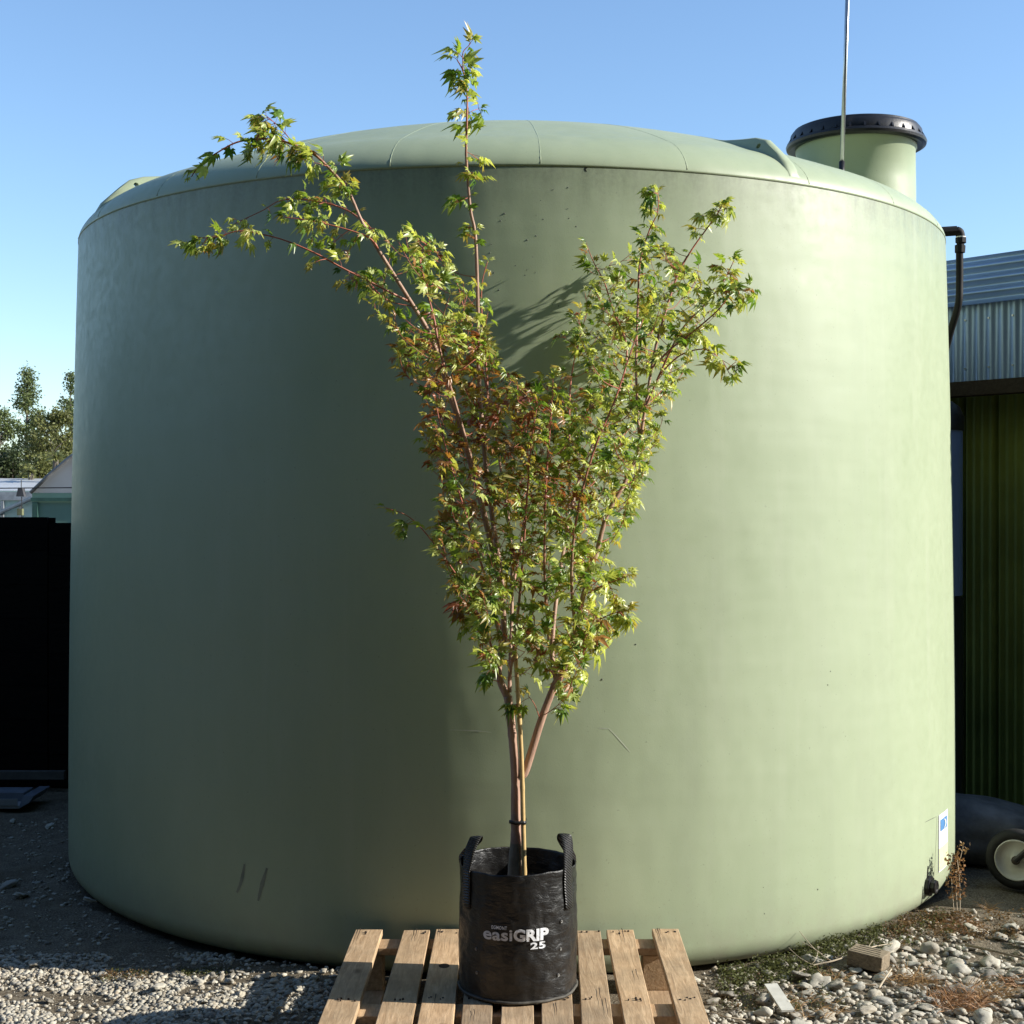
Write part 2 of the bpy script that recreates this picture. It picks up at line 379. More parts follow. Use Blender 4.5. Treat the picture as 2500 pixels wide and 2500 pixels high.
# sticker, fitting and marks on the wall
def wallpt(px, py, off=.002):
    d = Vector(((px-1250)/F, 1, -(py-YH)/F)); o = Vector((0, 0, HC)); lo, hi = 3.0, 6.2; prev = None
    t = 3.0
    while t < 6.2:
        p = o+d*t; r = math.hypot(p.x-TC.x, p.y-TC.y)
        z = max(p.z, .001); R_ = wall_r(z) if z > .085 else 1.794-.085+math.sqrt(max(0, .085**2-(.085-z)**2))
        if r < R_: break
        t += .002
    n = Vector((p.x-TC.x, p.y-TC.y, 0)).normalized(); return p+n*off
def wall_polar(az, z, off): 
    R_ = wall_r(z)+off; return Vector((TC.x+R_*math.sin(az), TC.y-R_*math.cos(az), z))
def az_of(p): return math.atan2(p.x-TC.x, -(p.y-TC.y))
def wall_patch(name, a0, a1, z0, z1, off, mat, parent, n=6):
    V = [wall_polar(a0+(a1-a0)*i/n, z, off) for z in (z0, z1) for i in range(n+1)]
    return mesh(name, V, [(i, i+1, n+2+i, n+1+i) for i in range(n)], mat, parent)
M_STW = simple('sticker_white', (.80, .82, .82), .4, 0, .05); M_STB = simple('sticker_blue', (.10, .26, .52), .4, 0, .1)
M_STY = simple('sticker_lime', (.66, .72, .44), .45, 0, .12, 40); M_STG = simple('sticker_grey_print', (.42, .46, .52), .5, 0, .1)
pA = wallpt(2291, 2010); pB = wallpt(2313, 2000)
a0, a1 = az_of(pA), az_of(pB)
zt = pA.z+.028; zb = zt-.205
stk = wall_patch('sticker', a0, a1, zb, zt, .0022, M_STW, tank)
wall_patch('lime_panel', a0+.002, a1-.002, zb+.004, zb+.085, .0032, M_STY, stk)
ca = (a0+a1)/2; da = (a1-a0)
def sticker_poly(name, pts, mat, off):
    V = [wall_polar(ca+da*u, zt-.205*v, off) for u, v in pts]; return mesh(name, V, [tuple(range(len(V)))], mat, stk)
sticker_poly('emblem', [(-.36, .10), (.05, .10), (.36, .10), (.36, .30), (.05, .30), (-.36, .30)], M_STB, .0034)
sticker_poly('emblem_crescent', [(-.05, .115), (.12, .135), (.21, .17), (.22, .22), (.14, .265), (-.08, .287), (.06, .25), (.12, .215), (.11, .18), (.05, .145)], M_STW, .0046)
for k, v in enumerate((.36, .40, .44, .50)):
    sticker_poly('print_line', [(-.34, v), (.30-.12*(k % 2), v), (.30-.12*(k % 2), v+.018), (-.34, v+.018)], M_STG, .0034)
M_TAR = simple('black_tar', (.010, .010, .010), .35); M_SCR = simple('pale_scratch', (.52, .55, .46), .7); M_PEN = simple('dark_pen_mark', (.10, .11, .09), .8)
def stroke(name, pts, wd, mat, off=.0007):
    P = [wallpt(x, y, off) for x, y in pts]; P = catmull(P, 5); V = []; n = len(P)
    for i, p in enumerate(P):
        t = (P[min(i+1, n-1)]-P[max(i-1, 0)]).normalized(); nn = Vector((p.x-TC.x, p.y-TC.y, 0)).normalized(); s = t.cross(nn)
        ww = wd*(.4+.6*math.sin(math.pi*min(max(i/(n-1), .08), .92)))*(.8+.4*random.random())
        R_ = wall_r(max(p.z, .12))+off
        for sg in (-1, 1):
            qv = p+s*ww*sg; k = R_/max(1e-6, math.hypot(qv.x-TC.x, qv.y-TC.y)) if p.z > .115 else 1
            V.append(Vector((TC.x+(qv.x-TC.x)*k, TC.y+(qv.y-TC.y)*k, qv.z)))
    return mesh(name, V, [(2*i, 2*i+1, 2*i+3, 2*i+2) for i in range(n-1)], mat, tank)
random.seed(3)
stroke('pen_mark', [(2258, 2008), (2272, 2001), (2286, 1994)], .0012, M_PEN)
stroke('pen_mark', [(2287, 1994), (2286, 2040), (2284, 2090), (2282, 2140)], .0010, M_PEN)
stroke('tar_streak', [(2266, 2115), (2265, 2135), (2263, 2155)], .006, M_TAR)
stroke('tar_streak', [(2276, 2125), (2275, 2150), (2270, 2200)], .0022, M_TAR)
stroke('tar_streak', [(2254, 2165), (2252, 2200), (2250, 2230)], .0028, M_TAR)
stroke('tar_streak', [(2238, 2192), (2237, 2212)], .002, M_TAR)
stroke('scratch', [(1488, 1780), (1512, 1806), (1538, 1836)], .0012, M_SCR)
stroke('scratch', [(1098, 1782), (1160, 1784), (1200, 1788)], .0010, M_SCR)
stroke('scratch', [(1462, 1778), (1488, 1779)], .0008, M_SCR)
M_SCUFF = simple('faint_scuff', (.22, .24, .18), .7)
stroke('dark_scuff', [(578, 2180), (590, 2150), (597, 2110)], .006, M_SCUFF)
stroke('dark_scuff', [(630, 2200), (640, 2160), (652, 2120)], .007, M_SCUFF)
stroke('dark_crack', [(1428, 402), (1433, 407), (1428, 414), (1432, 420)], .0025, M_TAR)
for k in range(70):                            # insect specks and mud splashes, thin blobs on the wall
    if k < 40: x, y = random.uniform(1190, 1420), random.uniform(430, 760)
    else: x, y = random.uniform(1150, 2200), random.uniform(700, 2280)
    p = wallpt(x, y, 0); n = Vector((p.x-TC.x, p.y-TC.y, 0)).normalized(); s = n.cross(Vector((0, 0, 1))); r = random.uniform(.0012, .0034)
    V = [p+n*.0006+s*math.cos(2*math.pi*i/6)*r*random.uniform(.6, 1.2)+Vector((0, 0, math.sin(2*math.pi*i/6)*r)) for i in range(6)]+[p+n*(.0006+r*.6)]
    mesh('mud_speck', V, [(i, (i+1) % 6, 6) for i in range(6)], M_PEN, tank)
pF = wallpt(2266, 2163, 0); nF = Vector((pF.x-TC.x, pF.y-TC.y, 0)).normalized()
M4 = Matrix.Translation(pF-nF*.02) @ nF.to_track_quat('Z', 'Y').to_matrix().to_4x4()
fit = MB().lathe([(.001, .05), (.014, .05), (.016, .052), (.023, .052), (.025, .048), (.025, .034), (.034, .034), (.036, .030), (.036, .015)], 8, (0, 0), M4).build('outlet_fitting', M_BLACK, tank)

# pole standing on the tank roof
p0 = Vector((1.30, 5.68, roof_z(math.hypot(1.30-TC.x, 5.68-TC.y))-.01)); p1 = p0+Vector((.035, 0, 1.05))
pole = empty('metal_pole', p0, 'slim galvanised steel pole rising from the tank roof in front of the black lid', 'pole')
MB().tube([p0.lerp(p1, .10), p1], .0085, 14).build('steel_tube', M_STEEL, pole, True)
MB().tube([p0, p0.lerp(p1, .115)], .0115, 14).build('rubber_foot', M_BLACK, pole, True)
# black overflow pipe with elbow
M_PIPE = simple('matt_black_pipe', (.006, .006, .007), .65, 0, .3, 30, 0, 90, .25)
pipe = empty('overflow_pipe', (1.84, 5.92, 0), 'black plastic pipe with elbow fitting running down the right edge of the tank', 'pipe')
def eb(px, py): return at(px, py, 5.92)
e0 = eb(2285, 567); e1 = eb(2334, 564)
MB().tube([e0, e1], .021, 10).build('nut', M_PIPE, pipe)
MB().tube(catmull([e1, eb(2342, 568), eb(2345, 582)], 5), .0185, 14).build('elbow', M_PIPE, pipe, True)
MB().tube([eb(2345, 578), eb(2345, 581)], .0205, 14).build('thread_tape', simple('white_tape', (.7, .7, .68), .6), pipe)
MB().tube([eb(2345, 581), eb(2345, 593), eb(2344.5, 594), eb(2344, 599), eb(2343.5, 600), eb(2343, 617)], [.0225, .0225, .016, .016, .0225, .0215], 8).build('union_nut', M_PIPE, pipe)
MB().tube(catmull([eb(2342, 612), eb(2342, 690), eb(2339, 745), Vector((1.822, 5.99, 2.13)), Vector((1.812, 6.10, 1.95)), Vector((1.807, 6.20, 1.6)), Vector((1.807, 6.22, 1.0)), Vector((1.807, 6.22, .02))], 6), .0150, 14).build('hose', M_PIPE, pipe, True)

# ================================================================== PALLET
HP = .165; PY1 = 4.268; PY0 = 3.07
pal = empty('timber_pallet', (0, 3.67, 0), 'raw pine pallet of spaced deck boards carrying the black plant bag', 'pallet')
far = [(868, 934), (986, 1050), (1065, 1128), (1150, 1212), (1235, 1300), (1322, 1388), (1409, 1466), (1480, 1546), (1592, 1657)]
near = [(776, 861), (916, 1006), (1019, 1107), (1125, 1200), (1222, 1303), (1322, 1400), (1420, 1497), (1526, 1599), (1660, 1733)]
Yf, Yn = F*(HC-HP)/(2269-YH), F*(HC-HP)/(2499-YH)
random.seed(8); M_NAIL = simple('rusty_nail_stain', (.030, .020, .014), .8)
for i, ((a, b), (c, d)) in enumerate(zip(far, near)):
    xf0, xf1 = (a-1250)/F*Yf, (b-1250)/F*Yf; xn0, xn1 = (c-1250)/F*Yn, (d-1250)/F*Yn
    def X(x0, x1, y): return x0+(x1-x0)*(Yf-y)/(Yf-Yn)
    y0 = PY0+random.uniform(-.01, .01); y1 = PY1+random.uniform(-.012, .004); dz = random.uniform(-.0012, .0012)
    V = []; ns = 10
    for k in range(ns+1):
        y = y0+(y1-y0)*k/ns; wob = .0016*noise.noise((i*7.1, y*4, 0)); cup = .0012*noise.noise((i*3.3, y*3, 5))
        for (xx, zz) in ((X(xf0, xn0, y)+wob, HP-.020), (X(xf1, xn1, y)+wob, HP-.020), (X(xf1, xn1, y)+wob, HP+dz+cup), (X(xf0, xn0, y)+wob, HP+dz-cup)): V.append((xx, y, zz))
    Fc = [(k*4+j, k*4+(j+1) % 4, (k+1)*4+(j+1) % 4, (k+1)*4+j) for k in range(ns) for j in range(4)]+[(3, 2, 1, 0), (ns*4, ns*4+1, ns*4+2, ns*4+3)]
    Fc = [tuple(reversed(f)) for f in Fc]
    bd = bevel(mesh('deck_board', V, Fc, M_PALLET, pal), .0018, 2)
    for q in range(random.choice((1, 2, 2, 3))):      # drying splits running in from the ends and along the face
        xs0 = X((xf0+xf1)/2, (xn0+xn1)/2, 4.0)+random.uniform(-.028, .028); ys1 = y1-.001 if random.random() < .5 else random.uniform(3.5, 4.15); ln = random.uniform(.05, .16); V = []
        for k in range(7):
            yy = ys1-ln*k/6; wq = .0011*(1-k/6.5)+.0002; xx = xs0+.003*noise.noise((yy*30, i, q)); V += [(xx-wq, yy, HP+.0034), (xx+wq, yy, HP+.0034)]
        mesh('split', V, [(2*k, 2*k+1, 2*k+3, 2*k+2) for k in range(6)], M_NAIL, bd)
    for yn in (4.235, 3.66):
        for q in range(random.choice((3, 4, 5))):
            xx = X((xf0+xf1)/2, (xn0+xn1)/2, yn)+random.uniform(-.030, .030); yy = yn+random.uniform(-.014, .014); r = random.uniform(.0018, .0036)
            MB().lathe([(r, HP-.004), (r, HP+.0030), (r*.6, HP+.0036), (.0002, HP+.0036)], 7, (xx, yy)).build('nail_head', M_NAIL, bd)
for y in (4.20, 3.645, 3.14):                  # cross rails, blocks
    bevel(MB().box((-.468, y-.045, HP-.043), (.472, y+.045, HP-.0215)).build('cross_rail', M_PALLET, pal), .002)
    for x in (-.42, 0, .425):
        bevel(MB().box((x-.045, y-.042, .0205), (x+.045, y+.042, HP-.0445)).build('block', M_PALLET, pal), .002)
for x in (-.42, 0, .425):
    bevel(MB().box((x-.05, PY0+.01, -.004), (x+.05, PY1-.02, .0195)).build('bottom_board', M_PALLET, pal), .002)
kb = gp(1084, 2360, HP); MB().lathe([(.0150, HP-.003), (.0150, HP+.0016), (.0002, HP+.0018)], 18, (0, 0), Matrix.Translation((kb.x, kb.y, 0)) @ Matrix.Diagonal((1, 1.25, 1, 1))).build('knot', simple('dark_knot', (.05, .028, .015), .8), pal)

# ================================================================== BAG
BX, BY = (1264-1250)/F*3.76, 3.765; BR = .154
BZ0, BZ1 = HP+.003, HP+.003+.322
bag = empty('grow_bag', (BX, BY, BZ0), 'round black woven plastic grow bag printed with white lettering on the pallet', 'grow bag')
def bag_r(th, z):                              # th: 0 towards the camera, + to the right
    t = (z-BZ0)/(BZ1-BZ0)
    r = BR*(.975+.035*math.sin(min(t*1.15, 1)*math.pi)*.6+.02*t)
    c = (math.sin(th)*2.2, math.cos(th)*2.2)
    r += .0030*noise.noise((c[0]*1.5, c[1]*1.5, z*14))+.0020*noise.noise((c[0]*4, c[1]*4, z*34+7))
    wr = noise.noise((c[0]*1.3+3, c[1]*1.3, z*46)); r += .0020*max(0, wr)**1.0*(1.2 if 0 < th < 2 else .4)
    r += .0042*noise.noise((c[0]*.9+9, c[1]*.9, z*6))+.0022*math.sin(z*95+3*noise.noise((c[0], c[1], z*9)))*max(0, noise.noise((c[0]*1.1, c[1]*1.1+4, z*11)))
    if t < .05: r += .002*(1-t/.05)
    return r
def rim_z(th): return BZ1+.010*math.sin(th*2+.9)*.35+.006*abs(math.sin(th))+.003*noise.noise((math.sin(th)*4, math.cos(th)*4, 2))
NT, NZ = 168, 76
V = []; Fc = []
for j in range(NZ+1):
    for i in range(NT):
        th = 2*math.pi*i/NT; z = BZ0+(rim_z(th)-BZ0)*j/NZ; r = bag_r(th, z); V.append((BX+r*math.sin(th), BY-r*math.cos(th), z))
for j in range(NZ, NZ-22, -1):                 # inner face
    for i in range(NT):
        th = 2*math.pi*i/NT; z = BZ0+(rim_z(th)-BZ0)*(j-.15)/NZ; r = bag_r(th, z)-.0022-.002*max(0, noise.noise((th*3, z*30, 9))); V.append((BX+r*math.sin(th), BY-r*math.cos(th), z))
for j in range(NZ+22):
    for i in range(NT): Fc.append((j*NT+i, j*NT+(i+1) % NT, (j+1)*NT+(i+1) % NT, (j+1)*NT+i))
shell = mesh('bag_shell', V, Fc, M_BAG, bag, True)
hem = MB()
P = []; 
for i in range(97):
    th = 2*math.pi*i/96; r = bag_r(th, BZ0)+.0015; P.append((BX+r*math.sin(th), BY-r*math.cos(th), BZ0+.004+.002*noise.noise((th*3, 0, 1))))
hem.tube(P, .0042, 6, False).build('bottom_seam', simple('dusty_black_seam', (.060, .054, .044), .7, 0, .5, 60), bag, True)
# soil
mbs = MB(); V = [(BX, BY, BZ1-.062)]; n = 40
for rr in (.05, .10, .146):
    for i in range(n):
        th = 2*math.pi*i/n; V.append((BX+rr*math.sin(th), BY-rr*math.cos(th), BZ1-.068+.008*noise.noise((th*2, rr*30, 0))))
Fc = [(0, 1+i, 1+(i+1) % n) for i in range(n)]+[(1+k*n+i, 1+(k+1)*n+i, 1+(k+1)*n+(i+1) % n, 1+k*n+(i+1) % n) for k in range(2) for i in range(n)]
mesh('potting_soil', V, Fc, simple('potting_soil', (.035, .024, .016), .95, 0, .5, 90, .8, 120), bag)
def strap_mat():
    q = NB('black_webbing'); sp = q.n('ShaderNodeSeparateXYZ'); q.l(q.tc.outputs['Object'], sp.inputs[0])
    wv = q.math('SINE', q.math('MULTIPLY', q.math('ADD', q.math('ADD', sp.outputs[2], q.math('MULTIPLY', sp.outputs[0], .6)), q.math('MULTIPLY', sp.outputs[1], .5)), 900.0))
    q.base(q.mix(q.ramp(wv, [(.2, 0.0), (.9, .6)]), (.012, .012, .013), (.045, .045, .044))).set(.42, 0, .5); q.bump(wv, .6, .003); return q.m
M_STRAP = strap_mat()
def handle(th0, th1, peak_px, lean):
    # strap: up the outside wall, over in a fold, back down
    wid = .0165; zb = BZ0+.225; path = []; 
    for k in range(6):
        z = zb+(rim_z(th0)-zb)*k/5; path.append((th0, bag_r(th0, z)+.0030, z))
    pk = at(peak_px[0], peak_px[1], BY-.05)
    base0 = Vector((BX+path[-1][1]*math.sin(th0), BY-path[-1][1]*math.cos(th0), path[-1][2]))
    r1 = bag_r(th1, BZ1); base1 = Vector((BX+(r1-.004)*math.sin(th1), BY-(r1-.004)*math.cos(th1), rim_z(th1)))
    P = [Vector((BX+r*math.sin(t), BY-r*math.cos(t), z)) for t, r, z in path]
    S = [Vector((math.cos(th0), math.sin(th0), 0))]*len(P)
    arc = catmull([base0, base0.lerp(pk, .55)+Vector((-.004*lean, -.004, .004)), pk+Vector((0, .0, .0)), pk.lerp(base1, .35)+Vector((.012*lean, .01, .004)), base1, base1-Vector((0, 0, .05))], 7)
    s0 = Vector((math.cos(th0), math.sin(th0), 0)); s1 = Vector((math.cos(th1), math.sin(th1), 0))
    for i, p in enumerate(arc[1:], 1):
        t = i/(len(arc)-1); P.append(p); S.append((s0.lerp(s1, t)*(1-math.sin(math.pi*t))+Vector((.93, -.36*lean, .16*lean))*math.sin(math.pi*t)).normalized())
    V = []; Fc = []
    for i, (p, s) in enumerate(zip(P, S)):
        tg = (P[min(i+1, len(P)-1)]-P[max(i-1, 0)]).normalized(); nn = s.cross(tg).normalized()
        for u in (-1, -.5, 0, .5, 1): V.append(p+s*wid*u+nn*.0015*(1-u*u))
    for i in range(len(P)-1):
        for k in range(4): Fc.append((i*5+k, i*5+k+1, (i+1)*5+k+1, (i+1)*5+k))
    o = mesh('handle', V, Fc, M_STRAP, bag, True); so_ = o.modifiers.new('thick', 'SOLIDIFY'); so_.thickness = .0022; so_.offset = 0
    return o
handle(rad(-57), rad(-104), (1162, 2044), 1)
handle(rad(55), rad(102), (1380, 2038), -1)
def eyelet(px, py):
    p = at(px, py, BY-BR); x = p.x-BX; th = math.asin(max(-.99, min(.99, x/BR))); z = p.z; r = bag_r(th, z)
    p = Vector((BX+r*math.sin(th), BY-r*math.cos(th), z)); n = Vector((math.sin(th), -math.cos(th), 0)); M = Matrix.Translation(p) @ n.to_track_quat('Z', 'Y').to_matrix().to_4x4()
    MB().lathe([(.0015, .0008), (.0036, .0030), (.0042, .0012), (.0036, -.001)], 10, (0, 0), M).build('drain_eyelet', M_EYE, bag, True)
M_EYE = simple('frayed_grey_plastic', (.16, .155, .145), .5)
for e in ((1369, 2262), (1369, 2331), (1365, 2395), (1163, 2330), (1163, 2389)): eyelet(*e)
# printing on the bag
def printed(name, txt, box, off, mat, bold=0.0, space=1.0):
    """flat lettering fitted to a box in photo pixels (x0, x1, top, bottom) and laid round the bag"""
    cu = bpy.data.curves.new(name, 'FONT'); cu.body = txt; cu.size = 1.0; cu.offset = bold; cu.space_character = space; cu.resolution_u = 6
    cu.fill_mode = 'BOTH'; cu.dimensions = '2D'
    to = bpy.data.objects.new(name+'_tmp', cu); C.objects.link(to); bpy.context.view_layer.update()
    me = bpy.data.meshes.new_from_object(to.evaluated_get(bpy.context.evaluated_depsgraph_get())); bpy.data.objects.remove(to, do_unlink=True)
    bm = bmesh.new(); bm.from_mesh(me); bmesh.ops.triangulate(bm, faces=bm.faces)
    bmesh.ops.subdivide_edges(bm, edges=[e for e in bm.edges if e.calc_length() > .12], cuts=2, use_grid_fill=True)
    bmesh.ops.triangulate(bm, faces=bm.faces)
    xs_ = [v.co.x for v in bm.verts]; ys_ = [v.co.y for v in bm.verts]; mx, Mx, my, My = min(xs_), max(xs_), min(ys_), max(ys_)
    X0, X1, Z1, Z0 = xpx(box[0]), xpx(box[1]), zpx(box[2]), zpx(box[3])
    for v in bm.verts:
        x = X0+(v.co.x-mx)/(Mx-mx)*(X1-X0); z = Z0+(v.co.y-my)/(My-my)*(Z1-Z0); th = math.asin(x/BR)
        r = bag_r(th, z)+off; v.co = Vector((r*math.sin(th), -r*math.cos(th), z-BZ0))
    bm.normal_update()
    bmesh.ops.recalc_face_normals(bm, faces=bm.faces)
    bm.to_mesh(me); bm.free(); me.materials.clear(); me.materials.append(mat); me.name = name
    return link(bpy.data.objects.new(name, me), bag)
def print_mat(nm, c):
    q = NB(nm); n = q.noise(160, 3); q.base(q.mix(q.ramp(n, [(.52, 0.0), (.72, .7)]), c, tuple(x*.35 for x in c))).set(.45, 0, .5); return q.m
M_PW = print_mat('white_print', (.78, .80, .84)); M_PG = print_mat('shade_grey_print', (.56, .58, .62))  # second print is dimmed to grey, shade on 'easi' painted into its colour
zc = BZ0+.118
def zpx(py): return HC-(py-YH)/F*(BY-BR)
def xpx(px): return (px-1250)/F*(BY-BR)-BX
printed('print_easi', 'easi', (1181, 1251, 2271, 2299), .0022, M_PG, .026, 1.06)
printed('print_grip', 'GRIP', (1254, 1339, 2269, 2299.5), .0022, M_PW, .048, 1.02)
printed('print_number', '25', (1294, 1331, 2302, 2319), .0022, M_PW, .030, 1.10)
printed('print_maker', 'EGMONT', (1201, 1238, 2263, 2271.5), .0022, M_PW, .020, 1.15)

# ================================================================== STAKE AND TIE
stake = empty('bamboo_stake', at(1280, 2140, 3.745), 'pale straw coloured bamboo stake tied beside the maple trunk', 'stake')
sp_ = [at(1281, 2175, 3.742), at(1277, 2000, 3.742), at(1273, 1850, 3.742), at(1266, 1720, 3.742), at(1258, 1600, 3.742), at(1253, 1540, 3.745)]
pp = catmull(sp_, 12); rr = []
for i in range(len(pp)): rr.append(.0066-.0012*i/len(pp)+(.0008 if i % 14 == 4 else 0))
MB().tube(pp, rr, 12).build('cane', simple('bamboo_cane', (.56, .39, .17), .45, 0, .15, 40), stake, True)
tie = empty('plant_tie', at(1267, 2008, 3.745), 'black rubber tie round trunk and stake above the bag', 'tie')
c0 = at(1258, 2006, 3.750); c1 = at(1277, 2006, 3.742); P = []
for k in range(33):
    a = 2*math.pi*k/32; cc = c0 if math.cos(a) < 0 else c1; r = .0165 if math.cos(a) < 0 else .0095
    P.append(Vector((cc.x+r*math.cos(a), (c0.y+c1.y)/2+.0175*math.sin(a), cc.z+.002*math.sin(a*2))))
V = []; 
for p in P:
    for dz in (-.0045, .0045): V.append(p+Vector((0, 0, dz)))
tb = mesh('tie_band', V, [(2*i, 2*i+2, 2*i+3, 2*i+1) for i in range(32)], M_BLACK, tie, True); tb.modifiers.new('t', 'SOLIDIFY').thickness = .002

# ================================================================== MAPLE TREE
random.seed(41); rng = np.random.default_rng(7)
T0 = 3.76
tree = empty('maple_tree', at(1257, 2150, T0), 'tall young maple with coral bark and yellowing green leaves growing in the black bag', 'tree')
tree_loc = Vector(tree.location)
def L(pts): return [at(p[0], p[1], T0+(p[2] if len(p) > 2 else 0)) for p in pts]
limbs = {}
def limb(nm, pts, r0, r1, leafy=None, old=0.3): limbs[nm] = (catmull(L(pts), 8), r0, r1, leafy, old)
limb('trunk', [(1257, 2165), (1259, 2100), (1261, 2060), (1259, 2000), (1258, 1890), (1254, 1830), (1249, 1776), (1240, 1700)], .0195, .0125, None, 1.0)
limb('L1', [(1240, 1704), (1222, 1665), (1217, 1635), (1224, 1590, .0), (1231, 1550, .01), (1222, 1400, .02), (1200, 1250, .04), (1182, 1100, .05), (1168, 900, .06), (1167, 773, .06), (1161, 586, .05), (1148, 509, .04), (1139, 400, .02), (1138, 360, .01), (1140, 288), (1140, 222), (1131, 176), (1116, 147)], .0105, .0014, .30, .7)
limb('L1b', [(1131, 180), (1130, 150), (1131, 128), (1145, 112), (1150, 104)], .0016, .0009, 0.0, 0)
limb('L2', [(1222, 1420, .02), (1180, 1250, -.02), (1140, 1100, -.05), (1102, 975, -.07), (1074, 881, -.08), (1046, 810, -.09), (1015, 757, -.10), (962, 672, -.11), (905, 580, -.11), (881, 536, -.11), (850, 467, -.10), (810, 418, -.10), (766, 377, -.10), (711, 352, -.10), (664, 340, -.11), (586, 346, -.12), (530, 374, -.12), (490, 402, -.12), (468, 432, -.12)], .0085, .0012, .42, .5)
limb('L2b', [(720, 356, -.10), (700, 330, -.10), (676, 305, -.09), (650, 283, -.08)], .0016, .0009, 0.0, 0)
limb('L3', [(1000, 737, -.10), (955, 715, -.14), (903, 688, -.16), (835, 654, -.18), (773, 620, -.19), (698, 588, -.20), (642, 573, -.20), (586, 564, -.20), (524, 580, -.20), (486, 580, -.20)], .0034, .0010, .05, .1)
limb('L4', [(885, 540, -.11), (855, 518, -.08), (820, 503, -.05), (773, 492, -.03), (726, 486, -.02), (680, 492, 0), (642, 514, 0), (574, 546, 0)], .0026, .0010, .05, 0)
limb('L5', [(925, 610, -.11), (900, 580, -.15), (835, 557, -.17), (757, 539, -.18), (697, 531, -.18)], .0024, .0010, .05, 0)
limb('L6', [(1244, 1690), (1246, 1600, .03), (1250, 1450, .08), (1245, 1300, .13), (1220, 1130, .16), (1195, 980, .17), (1165, 850, .17), (1136, 766, .16), (1117, 695, .15), (1099, 650, .14)], .0058, .0012, .25, .3)
limb('L7', [(1190, 1280, .0), (1150, 1120, -.12), (1110, 980, -.18), (1075, 860, -.20), (1060, 780, -.20), (1040, 700, -.19), (1025, 620, -.18), (1050, 590, -.18)], .0052, .0012, .2, .3)
limb('L8', [(1180, 1100, .05), (1190, 950, .1), (1178, 800, .12), (1176, 700, .12), (1190, 640, .12)], .0035, .0010, .2, .1)
limb('LB', [(1213, 1622), (1190, 1550, -.01), (1164, 1494, -.03), (1117, 1408, -.05), (1047, 1311, -.07), (997, 1261, -.08), (942, 1240, -.09)], .0032, .0009, .15, .2)
limb('LC', [(1224, 1590), (1200, 1460, -.1), (1160, 1330, -.16), (1120, 1200, -.18), (1085, 1080, -.18), (1065, 990, -.18)], .0042, .0010, .2, .2)
limb('R1', [(1272, 1892), (1284, 1878), (1318, 1769), (1343, 1700), (1358, 1664), (1387, 1618), (1408, 1530, -.01), (1424, 1455, -.02), (1459, 1338, -.03), (1482, 1257, -.03), (1521, 1187, -.02), (1556, 1106, 0), (1575, 997, .02), (1598, 860, .04), (1626, 757, .06), (1654, 673, .08), (1688, 611, .09), (1741, 537, .09), (1760, 507, .08)], .0120, .0012, .28, .8)
limb('R2', [(1358, 1664), (1348, 1595, .02), (1356, 1480, .06), (1375, 1350, .12), (1405, 1200, .20), (1450, 1080, .29), (1510, 960, .38), (1530, 850, .45), (1499, 763, .50), (1474, 695, .53), (1446, 648, .54), (1426, 606, .55)], .0068, .0011, .25, .3)
limb('R3', [(1575, 997, .02), (1610, 915, 0), (1663, 807, -.02), (1729, 735, -.04), (1766, 686, -.05), (1790, 640, -.05)], .0036, .0010, .25, .1)
limb('R4', [(1590, 900, .03), (1640, 850, -.05), (1688, 813, -.08), (1753, 757, -.10), (1795, 705, -.10), (1810, 740, -.10)], .0030, .0010, .25, .1)
limb('R5', [(1560, 1060, .01), (1553, 900, .10), (1558, 711, .16), (1563, 636, .18), (1583, 568, .18), (1605, 518, .17), (1606, 470, .16)], .0040, .0010, .2, .1)
limb('R6', [(1610, 915, 0), (1660, 868, -.08), (1719, 853, -.11), (1760, 878, -.13), (1782, 915, -.14)], .0024, .0009, .2, 0)
limb('R7', [(1390, 1270, .15), (1390, 1100, .30), (1392, 950, .44), (1408, 850, .51), (1430, 760, .54)], .0042, .0010, .2, .2)
limb('R8', [(1405, 1540), (1395, 1400, -.10), (1410, 1250, -.16), (1450, 1100, -.18), (1500, 980, -.18), (1540, 860, -.16), (1570, 780, -.14)], .0050, .0010, .2, .3)
limb('R9', [(1340, 1560, .03), (1330, 1420, -.06), (1330, 1280, -.12), (1335, 1150, -.14), (1345, 1020, -.12), (1350, 930, -.1)], .0045, .0010, .2, .2)
limb('R10', [(1424, 1455, -.02), (1470, 1430, -.06), (1530, 1408, -.09)], .0022, .0009, .2, .1)
limb('R11', [(1400, 1580), (1440, 1530, -.08), (1490, 1500, -.12), (1530, 1492, -.14)], .0022, .0009, .2, .1)
limb('C1', [(1243, 1660), (1262, 1520, -.05), (1275, 1380, -.10), (1285, 1240, -.13), (1295, 1100, -.13), (1310, 1000, -.12)], .0048, .0010, .2, .3)
limb('C2', [(1250, 1450, .08), (1275, 1300, .2), (1290, 1150, .26), (1280, 1020, .28), (1260, 930, .28)], .0038, .0010, .2, .2)
limb('S1', [(1320, 1760), (1305, 1720, -.03), (1290, 1700, -.04)], .0014, .0009, .5, .1)
limb('S2', [(1330, 1745), (1345, 1735, -.04), (1362, 1722, -.05)], .0014, .0009, .5, .1)
limb('S3', [(1222, 1665), (1200, 1660, -.03)], .0014, .0009, .5, .1)

